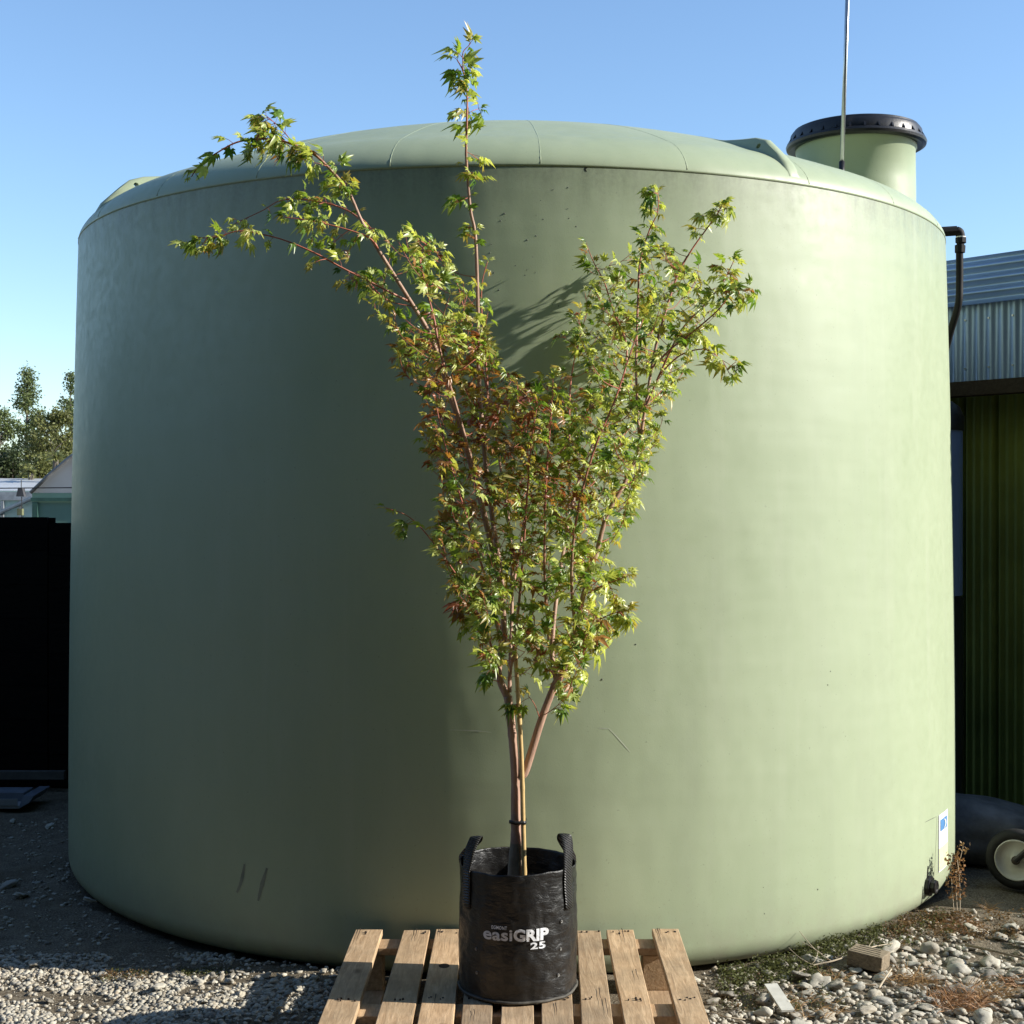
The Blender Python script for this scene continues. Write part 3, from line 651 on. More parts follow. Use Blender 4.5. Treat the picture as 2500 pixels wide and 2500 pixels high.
def tank_clear(p):
    if p.z < 2.6:
        d = math.hypot(p.x-TC.x, p.y-TC.y); need = 1.794+.028
        if d < need: q = Vector((TC.x+(p.x-TC.x)*need/d, TC.y+(p.y-TC.y)*need/d, p.z)); return q
    return p
poly = [(1195,1610),(1130,1520),(1085,1400),(1062,1250),(1040,1080),(1020,980),(985,900),(930,760),(870,660),(850,600),(930,580),(1010,560),(1080,610),(1140,680),(1205,690),(1205,820),(1215,900),(1290,935),(1365,890),(1365,800),(1410,760),(1450,690),(1520,630),(1620,570),(1680,610),(1715,690),(1770,700),(1770,750),(1690,830),(1680,900),(1625,1000),(1605,1080),(1555,1200),(1520,1300),(1465,1400),(1475,1490),(1450,1600),(1395,1670),(1335,1640),(1300,1600),(1250,1580)]
def inside(x, y):
    c = False; n = len(poly)
    for i in range(n):
        x1, y1 = poly[i]; x2, y2 = poly[(i+1) % n]
        if (y1 > y) != (y2 > y) and x < (x2-x1)*(y-y1)/(y2-y1)+x1: c = not c
    return c
nodes = []                                     # (point, limb name, radius)
leaves = []                                    # (pos, petiole dir, size, px, py)
twigs = {k: [] for k in limbs}
def leaf_at(p, d, size): leaves.append((Vector(p), Vector(d), size))
def leafy_nodes(P, r, t0, spacing, size, tip=True):
    """opposite pairs along a thin shoot"""
    acc = 0; flip = random.random()*6.28
    n = len(P)
    for i in range(1, n):
        acc += (P[i]-P[i-1]).length
        if i/(n-1) < t0: acc = 0; continue
        if acc >= spacing:
            acc = 0; flip += math.pi/2+random.uniform(-.4, .4)
            t = (P[i]-P[i-1]).normalized(); u = t.orthogonal().normalized(); v = t.cross(u)
            for k in (0, 1):
                if random.random() < .08: continue
                a = flip+math.pi*k+random.uniform(-.3, .3)
                d = (u*math.cos(a)+v*math.sin(a))*1.0+t*random.uniform(.3, .9)
                leaf_at(P[i], d, size*random.choice((.5, .75, .9, 1.0, 1.1, 1.3))*random.uniform(.9, 1.1))
    if tip:
        t = (P[-1]-P[-2]).normalized(); u = t.orthogonal().normalized(); v = t.cross(u)
        for k in range(random.choice((2, 3))):
            a = random.uniform(0, 6.28); leaf_at(P[-1], t+(u*math.cos(a)+v*math.sin(a))*random.uniform(.3, .9), size*random.uniform(.55, .95))
for nm, (P, r0, r1, lf, old) in limbs.items():
    P = [tank_clear(p) for p in P]; limbs[nm] = (P, r0, r1, lf, old)
    n = len(P)
    for i, p in enumerate(P):
        r = r0+(r1-r0)*(i/(n-1))**.8
        if nm != 'trunk' and p.z > .86: nodes.append((p, nm, r))
    if lf is not None:
        leafy_nodes(P, r1, lf if nm not in ('L1', 'L2', 'R1') else lf+.02, .036 if nm in ('L1', 'L1b', 'L2', 'L2b') else (.056 if nm in ('L3', 'L4', 'L5') else .042), .066 if nm in ('L1', 'L1b', 'L2b') else .056, True)
# short spurs on the bare outer arms and the leader
def spur(nm, p, ln, up=.2, size=.055):
    d = Vector((random.uniform(-1, 1), random.uniform(-1, 1), random.uniform(-.6, .8)+up)).normalized()
    q = [p, p+d*ln*.5+Vector((0, 0, -.004)), p+d*ln+Vector((0, 0, -.012))]
    twigs[nm].append((q, .0011, .0008)); leafy_nodes(q, .001, .3, ln*.45, size, True)
for nm, n_, a, b in (('L2', 17, .42, .84), ('L1', 17, .45, .97), ('L3', 10, .1, 1), ('L4', 7, .1, 1), ('L5', 6, .1, 1), ('LB', 3, .3, 1), ('R6', 6, .3, 1), ('R1', 14, .6, 1), ('R3', 10, .3, 1), ('R4', 10, .3, 1), ('R5', 14, .3, 1), ('R2', 10, .6, 1), ('R10', 6, .2, 1), ('R11', 7, .2, 1), ('S1', 1, .3, 1), ('S2', 1, .3, 1), ('L2b', 5, .1, 1), ('L7', 12, .4, 1), ('L6', 8, .5, 1)):
    P = limbs[nm][0]
    for k in range(n_): spur(nm, P[int((a+(b-a)*random.random())*(len(P)-1))], random.uniform(.015, .05), .1)
# fill the crown: shoots that grow from the nearest limb below out to sampled tips
targets = []
while len(targets) < 880:
    x = random.uniform(850, 1800); y = random.uniform(560, 1680)
    if not inside(x, y): continue
    wgt = 1.0
    if y < 780 and x < 1250: wgt = .40
    if y < 950 and x > 1300: wgt = .62
    if y < 740 and x > 1300: wgt = .34
    if y > 1480: wgt = .75
    if y < 950: wgt *= .95
    if y > 1230: wgt = .78
    if random.random() > wgt: continue
    dy = random.gauss(-.02, .15)
    if x > 1380 and y < 1000: dy = random.uniform(.36, .54) if (x < 1580 and random.random() < .72) else random.gauss(.10, .16)
    dy = max(-.30, min(.54, dy))
    p = at(x, y, T0+dy); p = tank_clear(p); targets.append(p)
for k in range(48):                            # shoots that reach back against the tank wall
    targets.append(tank_clear(at(random.uniform(1425, 1600), random.uniform(610, 900), T0+random.uniform(.46, .56))))
NP = np.array([tuple(n[0]) for n in nodes]); targets.sort(key=lambda p: float(np.min(np.sum((NP-np.array(tuple(p)))**2, axis=1))))
extra = list(nodes)
for p in targets:
    A = np.array([tuple(n[0]) for n in extra]); d = A-np.array(tuple(p)); dist = np.sqrt((d**2).sum(1))
    rise = -d[:, 2]                            # how far the tip is above the node
    cost = dist+np.where(rise < dist*.35, .25, 0)+np.where(rise < 0, .3, 0)
    i = int(np.argmin(cost)); s, nm, r = extra[i]
    ln = (p-s).length
    if ln < .03: continue
    mid = s.lerp(p, .5)+Vector((0, 0, -.10*ln))+Vector((random.uniform(-1, 1), random.uniform(-1, 1), 0))*.06*ln
    P = catmull([s, mid, p], max(3, int(ln/.03)))
    P = [tank_clear(q) for q in P]
    rr0 = min(r*.8, .0010+.005*ln); twigs[nm].append((P, rr0, .0009))
    for j in range(2, len(P), 2): extra.append((P[j], nm, rr0))
    leafy_nodes(P, .001, max(0, 1-.13/ln) if ln > .13 else .15, .032, .052, True)
print('LEAVES', len(leaves), 'TWIGS', sum(len(t) for t in twigs.values()))

def bark_obj(name, parts, parent):
    """one mesh of tubes with an age attribute"""
    mb = MB(); ages = []
    for P, ra, rb_, n, age in parts:
        m = len(P); k0 = len(mb.V)
        R = [ra+(rb_-ra)*(i/(m-1))**.8 for i in range(m)]
        if name == 'trunk': R = [float(np.interp(i/8, [0, 1, 2, 3, 4, 7], [.0205, .0195, .0165, .0128, .0117, .0116]))*(1+.13*noise.noise((0, i*.45, 3))) for i in range(m)]
        mb.tube(P, R, n); 
        for i in range(m):
            rr_ = R[i]; a = age if age is not None else max(0, min(.75, (rr_-.0014)/.0035*.7))
            if name == 'trunk': a = 1.0 if i < 17 else (.7)
            ages += [a]*n
    o = mb.build(name, M_BARK, parent, True); at_ = o.data.attributes.new('age', 'FLOAT', 'POINT'); at_.data.foreach_set('value', ages); return o
bark_obj('trunk', [(limbs['trunk'][0], .0195, .0118, 14, 1.0)], tree)
for nm in limbs:
    if nm == 'trunk': continue
    P, r0, r1, lf, old = limbs[nm]
    bark_obj('branch', [(P, r0, r1, 8, None)]+[(q, a, b, 4, None) for q, a, b in twigs[nm]], tree)

# --- leaf blades
def leaf_mesh(nm, seed, mat):
    rs = random.Random(seed); V = []; Fc = []; T = []
    pl = rs.uniform(.45, .7)                   # petiole, then the palmate blade beyond it
    c = (0, pl, 0)
    droop = rs.uniform(.1, 1.1); fold = rs.uniform(.10, .60); cup = rs.uniform(-.9, .7); twist = rs.uniform(-.8, .8)
    def pt(r, a, dz=0, side=0):
        x = r*math.sin(a); y = r*math.cos(a); z = dz-droop*r*r*.55+cup*x*x*.5+twist*x*y*.5
        return (x, pl+y, z)
    lob = [(0, 1.0), (.62, .93), (-.62, .93), (1.25, .74), (-1.25, .74), (1.95, .42), (-1.95, .42)]
    order = sorted(lob); cen = len(V); V.append(pt(0, 0)); T.append(.2)
    notches = []
    for i in range(len(order)+1):
        if i == 0: a = order[0][0]-.5; r = .08
        elif i == len(order): a = order[-1][0]+.5; r = .08
        else: a = (order[i-1][0]+order[i][0])/2; r = .37*rs.uniform(.85, 1.1)*min(1, (order[i-1][1]+order[i][1])/1.5)
        notches.append(len(V)); V.append(pt(r, a, fold*.25*r)); T.append(.25)
    for i, (a, ln) in enumerate(order):
        ln *= rs.uniform(.66, 1.12); a += rs.uniform(-.14, .14)
        w = .30*(.55+.45*ln); tipz = -rs.uniform(0, .25)*ln
        ml = len(V); V.append(pt(ln*.52, a-w/(ln*.52)*.62, fold*.18)); T.append(.5)
        mr = len(V); V.append(pt(ln*.52, a+w/(ln*.52)*.62, fold*.18)); T.append(.5)
        rib = len(V); V.append(pt(ln*.48, a, -fold*.12)); T.append(.42)
        tp = len(V); V.append(pt(ln, a+rs.uniform(-.06, .06), tipz)); T.append(1.0)
        nl, nr = notches[i], notches[i+1]
        Fc += [(cen, rib, nl), (nl, rib, ml), (ml, rib, tp), (tp, rib, mr), (mr, rib, nr), (nr, rib, cen)]
    k = len(V); wd = .012
    for (x, y, z) in ((-wd, 0, 0), (wd, 0, 0), (wd, pl*.5, .03), (-wd, pl*.5, .03), (wd, pl, .004), (-wd, pl, .004), (0, 0, .02), (0, pl*.5, .05), (0, pl, .02)): V.append((x, y, z)); T.append(0.0)
    Fc += [(k, k+1, k+2, k+3), (k+3, k+2, k+4, k+5), (k+1, k+6, k+7, k+2), (k+2, k+7, k+8, k+4), (k+6, k, k+3, k+7), (k+7, k+3, k+5, k+8)]
    me = bpy.data.meshes.new(nm); me.from_pydata(V, [], Fc); me.update(); me.materials.append(mat)
    me.attributes.new('tip', 'FLOAT', 'POINT').data.foreach_set('value', T)
    me.polygons.foreach_set('use_smooth', [True]*len(me.polygons))
    return me, np.array(V), Fc, T
NSH = 14
LM = {}
for ci in range(len(LEAF_COL)):
    for sh in range(NSH): LM[ci, sh] = leaf_mesh('leaf', 100+sh, LEAF_COL[ci])
def leaf_colour(x, y, dy):
    red = 0.0
    red += .75*math.exp(-(((x-1100)/150)**2+((y-930)/120)**2)); red += .45*math.exp(-(((x-1150)/170)**2+((y-1080)/160)**2))
    red += .55*math.exp(-(((x-1390)/55)**2+((y-1190)/60)**2)); red += .12*math.exp(-(((x-1460)/110)**2+((y-960)/120)**2))
    red += .28*math.exp(-(((x-1330)/70)**2+((y-1540)/60)**2)); red += .25*math.exp(-(((x-1130)/60)**2+((y-1420)/100)**2))
    red += .40*math.exp(-(((x-1220)/170)**2+((y-1150)/220)**2)); red = red*.66+.03
    if x > 1480: red *= .35
    u = random.random()
    if u < red*.16: return 5
    if u < red*.72: return 4
    if u < red*.72+.14+.35*red: return 3
    v = random.random()
    lime = .44
    if y < 650: lime = .5
    if x > 1440: lime = .64
    return 2 if v < lime else (0 if v < .80 else 1)
recs = []
for p, d, size in leaves:
    d = d.normalized(); d = (d+Vector((random.uniform(-.25, .25), random.uniform(-.25, .25), random.uniform(-.35, .20)))).normalized()
    hi_ = p.z > 1.35; fs = float(np.interp(p.z, [.9, 1.15, 1.45, 2.1, 2.4], [.94, .86, .74, .70, .84])); up = (Vector((random.gauss(.62, .50 if hi_ else .42), random.gauss(-.05 if hi_ else -.28, .34 if hi_ else .40), 1.0))).normalized()
    if abs(d.dot(up)) > .92: up = Vector((random.uniform(-1, 1), -1, .3)).normalized()
    xax = d.cross(up).normalized(); zax = xax.cross(d).normalized()
    M = Matrix((xax, d, zax)).transposed().to_4x4(); M = Matrix.Translation(p) @ M @ Matrix.Diagonal((size*fs*.66*random.uniform(.75, 1.1), size*fs*.70, size*fs*.70*random.uniform(.6, 1.9), 1))
    c = M @ Vector((0, .9, 0))
    if math.hypot(c.x-TC.x, c.y-TC.y) < 1.815 and c.z < 2.5: continue
    x, y = px_of(c); ci = leaf_colour(x, y, c.y-T0); sh = random.randrange(NSH)
    view = (c-Vector((0, 0, HC))).normalized(); face = abs(zax.dot(view))
    recs.append((size*(face+.15)*(1.0-1.6*(c.y-T0+.1)), M, ci, sh))
recs.sort(key=lambda r: -r[0])
for sc_, M, ci, sh in recs[:300]:
    o = bpy.data.objects.new('leaf', LM[ci, sh][0]); C.objects.link(o); o.parent = tree
    o.matrix_local = Matrix.Translation(-tree_loc) @ M
VV = []; FF = []; TT = []; MI = []
base = 0
for sc_, M, ci, sh in recs[300:]:
    me, v, f, t = LM[ci, sh]; A = np.array(M)[:3, :]
    w_ = v @ A[:, :3].T+A[:, 3]-np.array(tuple(tree_loc)); VV.append(w_); FF += [tuple(i+base for i in q) for q in f]; TT += t; MI += [ci]*len(f); base += len(v)
me = bpy.data.meshes.new('foliage'); me.from_pydata(np.concatenate(VV).tolist(), [], FF); me.update()
for m in LEAF_COL: me.materials.append(m)
me.polygons.foreach_set('material_index', MI); me.polygons.foreach_set('use_smooth', [True]*len(FF))
me.attributes.new('tip', 'FLOAT', 'POINT').data.foreach_set('value', TT)
fo = link(bpy.data.objects.new('foliage', me), tree); tag(fo, kind='stuff')
print('LEAF RECS', len(recs), 'TRIS', len(FF))

# ================================================================== STONES AND GRAVEL
def ico(sub, seed, flat=(1, .75, .5), rough=.22):
    bm = bmesh.new(); bmesh.ops.create_icosphere(bm, subdivisions=sub, radius=1)
    o = Vector((seed*3.7, seed*1.3, seed*9.1))
    for v in bm.verts:
        k = 1+rough*noise.noise(v.co*1.1+o)+rough*.45*noise.noise(v.co*2.6+o)
        v.co = Vector((v.co.x*flat[0], v.co.y*flat[1], v.co.z*flat[2]))*k
    V = [tuple(v.co) for v in bm.verts]; Fc = [tuple(v.index for v in f.verts) for f in bm.faces]; bm.free(); return V, Fc
SM = []
for k in range(10):
    v, f = ico(3, k, (1, random.uniform(.62, .9), random.uniform(.34, .60)), .40 if k < 5 else .75)
    me = bpy.data.meshes.new('stone'); me.from_pydata(v, [], f); me.update(); me.materials.append(M_STONE); me.polygons.foreach_set('use_smooth', [True]*len(f)); SM.append(me)
random.seed(77)
placed = []
def stone_at(p, r, k=None, sink=.62, name='stone', parent=ground):
    o = bpy.data.objects.new(name, SM[random.randrange(10) if k is None else k]); C.objects.link(o); o.parent = parent
    o.scale = (r*random.uniform(.85, 1.15), r*random.uniform(.8, 1.1), r*random.uniform(.55, 1.0)); o.rotation_euler = (random.uniform(-.35, .35), random.uniform(-.35, .35), random.uniform(0, 6.28))
    o.location = (p.x, p.y, gh(p.x, p.y)+r*.45*(1-sink)+.006); placed.append((p.x, p.y, r)); return o
def free(p, r, k=.8):
    if math.hypot(p.x-TC.x, p.y-TC.y) < 1.795+r: return False
    if -.50 < p.x < .50 and p.y < 4.27: return False
    return all((p.x-x)**2+(p.y-y)**2 > ((r+q)*k)**2 for x, y, q in placed)
# stones one can point to
def named_stone(px, py, wpx, label, k, sink=.3):
    p = gp(px, py); r = wpx/2/F*p.y
    o = stone_at(p, r, k, sink, 'river_stone', None); tag(o, label, 'stone', None); return o
named_stone(219, 2222, 32, 'pale pointed stone leaning at the foot of the tank in shade', 7, -.5)
named_stone(82, 2358, 36, 'large pale angular stone on the edge of the shadow at far left', 6, -.1)
named_stone(246, 2380, 26, 'round light brown stone just in front of the shadow edge, beside mossy patch', 2, -.3)
named_stone(388, 2424, 44, 'long flat tan stone on the gravel left of the pallet', 4, 0)
named_stone(562, 2330, 34, 'large rounded stone at the tank foot in shade near the pallet', 3, -.1)
named_stone(2270, 2318, 50, 'big smooth pale oval stone right of the timber block', 1, -.2)
named_stone(2415, 2385, 50, 'large rough grey stone in the middle of the cobbles at right', 8, -.3)
named_stone(1955, 2392, 46, 'split white stone by the bleached twigs at the tank foot', 7, 0)
for px, py, wd in [(187, 2408, 26), (331, 2408, 34), (117, 2440, 26), (275, 2438, 18), (255, 2420, 16), (310, 2466, 24), (205, 2482, 24), (240, 2486, 20), (566, 2380, 14), (586, 2386, 20), (540, 2384, 14), (500, 2395, 20), (418, 2300, 18), (30, 2000, 20), (50, 2010, 14), (120, 2016, 26), (20, 2160, 40), (50, 2190, 40), (325, 2262, 14)]:
    p = gp(px, py); stone_at(p, wd/2/F*p.y)
cnt = 0; tries = 0
while cnt < 275 and tries < 40000:
    tries += 1
    if random.random() < .80: px = random.uniform(1690, 2560); py = random.uniform(2262, 2560)
    else: px = random.uniform(480, 900); py = random.uniform(2385, 2540)
    if px > 1690:
        if py < 2262+(2500-px)*.10: continue
        sz = abs(random.gauss(0, 1))*20+20+(20 if random.random() < .14 else 0); sz *= .68 if px < 1850 else 1
    else: sz = abs(random.gauss(0, 1))*9+13
    p = gp(px, py); r = sz/2/F*p.y
    if not free(p, r, .86): continue
    stone_at(p, r); cnt += 1
# gravel: thousands of small stones as one mass
def gravel(name, N, sampler, rfun, label, sub=1):
    bases = []
    for k in range(6):
        v, f = ico(sub, 40+k, (1, .8, .6), .45); bases.append((np.array(v), np.array(f)))
    Vs = []; Fs = []; off = 0
    for _ in range(N):
        s = sampler()
        if s is None: continue
        x, y = s; r = rfun(); v, f = bases[random.randrange(6)]
        a = random.uniform(0, 6.28); b = random.uniform(-.6, .6); ca_, sa_ = math.cos(a), math.sin(a); cb, sb = math.cos(b), math.sin(b)
        Rm = np.array([[ca_, -sa_, 0], [sa_, ca_, 0], [0, 0, 1]]) @ np.array([[1, 0, 0], [0, cb, -sb], [0, sb, cb]])
        Vs.append((v*np.array([r*random.uniform(.7, 1.3), r*random.uniform(.7, 1.2), r*random.uniform(.7, 1.1)])) @ Rm.T+np.array([x, y, gh(x, y)+r*.25])); Fs.append(f+off); off += len(v)
    Vn = np.concatenate(Vs); Fn = np.concatenate(Fs)
    me = bpy.data.meshes.new(name); me.vertices.add(len(Vn)); me.vertices.foreach_set('co', Vn.astype(np.float32).ravel())
    me.loops.add(len(Fn)*3); me.loops.foreach_set('vertex_index', Fn.astype(np.int32).ravel())
    me.polygons.add(len(Fn)); me.polygons.foreach_set('loop_start', np.arange(0, len(Fn)*3, 3, dtype=np.int32)); me.polygons.foreach_set('loop_total', np.full(len(Fn), 3, dtype=np.int32))
    me.update(); me.validate(); me.materials.append(M_STONE); o = link(bpy.data.objects.new(name, me)); return tag(o, label, 'gravel', kind='stuff')
def outside_tank(p, m=.01): return math.hypot(p.x-TC.x, p.y-TC.y) > 1.75+m
def s_left():
    px = random.uniform(-120, 900); py = random.uniform(2330, 2560) if random.random() < .86 else random.uniform(1990, 2340)
    p = gp(px, py)
    if not outside_tank(p): return None
    m = noise.noise((p.x*3.1, p.y*4.0, 8))
    if m > .08 and random.random() < .85: return None
    return p.x, p.y
def s_right():
    px = random.uniform(1600, 2620); py = random.uniform(2225, 2570); p = gp(px, py)
    if not outside_tank(p, .05): return None
    if noise.noise((p.x*2.6, p.y*3.1, 21)) > .22 and random.random() < .8: return None
    return p.x, p.y
gravel('gravel', 19000, s_left, lambda: random.choice((.0026, .0032, .0040, .0050, .0062, .0085, .011)), 'fine pale gravel covering the yard left of the pallet')
gravel('pebbles', 3600, s_right, lambda: random.choice((.004, .006, .008, .011, .015)), 'small pebbles filling between the river stones right of the pallet')

# ================================================================== WEEDS, TWIGS, DEBRIS
def leaf_quads(mb, c, n, spread, h, size, flat=.5):
    for _ in range(n):
        a = random.uniform(0, 6.28); d = spread*math.sqrt(random.random())
        p = Vector((c.x+math.cos(a)*d, c.y+math.sin(a)*d, c.z+h*random.random()**1.2))
        u = Vector((random.uniform(-1, 1), random.uniform(-1, 1), random.uniform(-flat, flat))).normalized(); v = u.orthogonal().normalized(); v.rotate(Quaternion(u, random.uniform(0, 6.28)))
        s = size*random.uniform(.5, 1.3); mb.add([p-u*s, p+v*s*.55, p+u*s, p-v*s*.55], [(0, 1, 2, 3)])
random.seed(5)
mbg = MB(); mbn = MB()
for k in range(330):                           # ground cover along the tank foot, front right
    px = random.uniform(1760, 2330); base_y = np.interp(px, [1700, 1795, 1932, 2031, 2114, 2197, 2280, 2330], [2385, 2372, 2347, 2318, 2293, 2264, 2238, 2236])
    p = gp(px, base_y+random.random()**1.7*52+2); p.z = gh(p.x, p.y)
    g_ = noise.noise((p.x*4, p.y*4, 2))+.1
    leaf_quads(mbg if (g_ > 0 and px < 2150) or random.random() < .25 else mbn, p, 26, .026, random.uniform(.012, .045), .0050)
for k in range(60):
    p = gp(random.uniform(1760, 2060), random.uniform(2385, 2470)); leaf_quads(mbg if random.random() < .6 else mbn, p, 18, .025, .014, .0042)
for k in range(40):
    p = gp(random.uniform(250, 360), random.uniform(2372, 2395)); leaf_quads(mbg if random.random() < .5 else mbn, p, 14, .02, .010, .0036)
for k in range(60):
    p = gp(random.uniform(430, 620), random.uniform(2366, 2384)+0); leaf_quads(mbg, p, 16, .018, .010, .0034)
for k in range(45):
    p = gp(random.uniform(2330, 2520), random.uniform(2232, 2300)); leaf_quads(mbn, p, 18, .03, .018, .0055)
tag(mbg.build('low_green_weeds', M_WEED), 'low green creeping weeds along the foot of the tank', 'weeds', kind='stuff')
tag(mbn.build('dry_brown_weeds', M_WEEDBROWN), 'dry brown creeping weeds and leaf litter by the tank foot', 'weeds', kind='stuff')
def tuft(label, c, n, rad_, h, mat, lean=(0, 0), name='dry_grass_tuft', wd=.0011):
    mb = MB()
    for _ in range(n):
        a = random.uniform(0, 6.28); d = rad_*math.sqrt(random.random()); p = Vector((c.x+math.cos(a)*d, c.y+math.sin(a)*d, c.z))
        t = Vector((random.gauss(lean[0], .9), random.gauss(lean[1], .9), random.uniform(.15, .9))).normalized(); ln = h*random.uniform(.5, 1.2)
        s = t.orthogonal().normalized()*wd; q1 = p+t*ln*.5; q2 = p+t*ln+Vector((0, 0, -.25*ln))
        mb.add([p-s, p+s, q1+s*.8, q1-s*.8, q2], [(0, 1, 2, 3), (3, 2, 4)])
    o = mb.build(name, mat); return tag(o, label, 'dry grass')
tuft('flattened tuft of rusty dry grass among the cobbles at lower right', gp(2335, 2448), 260, .085, .085, M_RUST, (.3, .1))
tuft('straw coloured dry grass behind the timber block end', gp(2215, 2392), 170, .07, .07, M_DRY, (.6, 0))
tuft('small straw tuft at the tank foot left of the timber block', gp(2030, 2392), 90, .06, .05, M_DRY, (.8, 0))
tuft('rusty dry grass patch right of the outlet fitting', gp(2330, 2262), 220, .10, .05, M_RUST, (.8, 0))
tuft('little dry tuft standing in the shade before the trolley wheel', gp(2412, 2222), 45, .02, .07, M_DRY)
tuft('straw coloured dry grass lying in front of the large rough grey stone', gp(2400, 2425), 150, .08, .07, M_DRY, (.7, 0))
tuft('thin straw litter below the flat pale board strip', gp(1975, 2462), 90, .09, .06, M_DRY, (.8, .2))
tuft('rusty dry tuft beside the large rough grey stone', gp(2470, 2400), 80, .04, .05, M_RUST)
# dry dock-like weed stalks by the tank edge
wd_ = empty('dried_weed', gp(2338, 2226), 'tall rust brown dried weed standing against the lower right tank edge', 'weed')
for (bx, tx, ty) in ((2338, 2352, 2068), (2330, 2322, 2090), (2345, 2338, 2100)):
    b = gp(bx, 2226); tpt = at(tx, ty, b.y); P = catmull([b, b.lerp(tpt, .5)+Vector((random.uniform(-.01, .01), .01, 0)), tpt], 6)
    st = MB().tube(P, .0015, 5).build('stalk', M_TWIG, wd_); mbx = MB()
    for i in range(3, len(P)): leaf_quads(mbx, P[i], 9, .024, .016, .0075, 1.0)
    mbx.build('dead_leaves', M_RUST if tx != 2352 else M_DRY, wd_)
# bleached fallen branch
br = empty('bleached_branch', gp(2010, 2370), 'thin bleached dead branch lying at the tank foot left of the timber block', 'branch')
def z4(x, y): return (1700+x*.41408, 1900+y*.41408)
def gpz(x, y, z=.012): a, b = z4(x, y); return gp(a, b, z)
for pts, r in (([(560, 1170, .01), (680, 1110, .02), (800, 1082, .03), (890, 1052, .035), (1030, 1000, .03), (1180, 972, .02)], .0032), ([(800, 1082, .03), (700, 1010, .05), (610, 905, .085)], .0016), ([(690, 1105, .02), (610, 1060, .04), (545, 1000, .06)], .0016), ([(745, 1040, .045), (660, 985, .07), (612, 962, .08)], .0011), ([(1010, 1005, .03), (1040, 960, .05)], .0018), ([(650, 1120, .02), (700, 1080, .04), (720, 1020, .06)], .0013)):
    P = catmull([gpz(*p) for p in pts], 6); MB().tube(P, [r*(1-.5*i/len(P)) for i in range(len(P))], 6).build('twig', M_TWIG, br, True)
def stick(label, pts, r, mat=M_TWIG): 
    P = catmull([gpz(*p) for p in pts], 5); o = MB().tube(P, [r*(1-.35*i/len(P)) for i in range(len(P))], 6).build('stick', mat, None, True); return tag(o, label, 'stick')
stick('short pale stick leaning on dry grass below the timber block', [(1078, 1240, .01), (1110, 1190, .025), (1152, 1128, .04)], .0032)
stick('long dark stick lying across the cobbles at the far right', [(1590, 985, .015), (1750, 1020, .03), (1935, 1066, .03)], .005, M_OLDWOOD)
stick('flat grey stick lying below the dry grass left of the cobbles', [(800, 1198, .01), (930, 1216, .015), (1060, 1222, .012)], .0042, M_OLDWOOD)
stick('thin curved dry stem on the dirt beside the right pallet board', [(90, 1380, .01), (180, 1410, .02), (290, 1425, .01)], .0018)
# timber block
b0 = gpz(905, 1095, 0); tb = empty('timber_block', gp(2120, 2372), 'weathered grey offcut block of timber lying on the cobbles near the tank', 'timber')
M4 = Matrix.Translation(gp(2120, 2364)+Vector((0, 0, .006))) @ Matrix.Rotation(rad(-33), 4, 'Z') @ Matrix.Rotation(rad(4), 4, 'Y')
ob = bevel(MB().box((-.055, -.040, 0), (.055, .040, .048), M4).build('block', M_OLDWOOD, tb), .003, 2)
for k in range(4):
    x = -.03+.02*k
    MB().box((-.050+.004*k, -.031+.018*k, .0485), (.045-.005*k, -.0295+.018*k, .0495), M4).build('crack', M_TAR, tb)
q0, q1, q2, q3 = gp(1866, 2403, .03), gp(1898, 2401, .03), gp(1941, 2466, .02), gp(1908, 2467, .02)
pl = MB(); dn = Vector((0, 0, -.007)); pl.add([q0, q1, q2, q3, q0+dn, q1+dn, q2+dn, q3+dn], [(3, 2, 1, 0), (4, 5, 6, 7), (0, 1, 5, 4), (1, 2, 6, 5), (2, 3, 7, 6), (3, 0, 4, 7)])
tag(bevel(pl.build('board_offcut', simple('pale_fibre_board', (.55, .54, .49), .7, 0, .12, 25)), .001), 'flat pale strip of board lying on stones right of the pallet', 'board')

# ================================================================== RIGHT: SHED, VESSEL, TROLLEY
M_ZINC = simple('sky_tinted_steel_cladding', (.28, .38, .55), .38, .45, .10, 3, .05, 30)  # blue of the reflected sky painted into the grey steel's base colour
M_GREENCLAD = simple('green_steel_cladding', (.20, .24, .055), .6, 0, .3, 2, .05, 30, .15)
M_BEAM = wood_mat('brown_beam', (.055, .042, .030), (.095, .075, .052), (2, 30, 30), .8, False)
wdir = Vector((.67, -.742, 0)).normalized(); wn = Vector((-wdir.y, wdir.x, 0)); wn = -wn if wn.y > 0 else wn      # outward normal, to camera left
PB = at(2500, 1239, 6.6); PB.z = 0
A0, A1 = -1.5, 1.77                           # extent along the wall
shed = empty('shed', PB+wdir*A0, 'corrugated steel shed with sky tinted grey upper cladding behind the tank at right', 'shed')
def wp(s, z, off=0): return PB+wdir*s+wn*off+Vector((0, 0, z))
def zc_(py, Y=6.6): return HC-(py-YH)/F*Y
def corr_v(s0, s1, z0, z1, amp, pitch, off, mat, name, trap=False):
    n = int((s1-s0)/pitch*(28 if trap else 8)); V = []; 
    for k in range(n+1):
        s = s0+(s1-s0)*k/n; ph = (s/pitch) % 1
        if trap: o_ = -amp*max(0, 1-abs(ph-.5)/.09)-.004*math.cos(2*math.pi*ph*4)
        else: o_ = amp*math.sin(2*math.pi*ph)
        V += [wp(s, z0, off+o_), wp(s, z1, off+o_)]
    return mesh(name, V, [(2*k, 2*k+2, 2*k+3, 2*k+1) for k in range(n)], mat, shed, True)
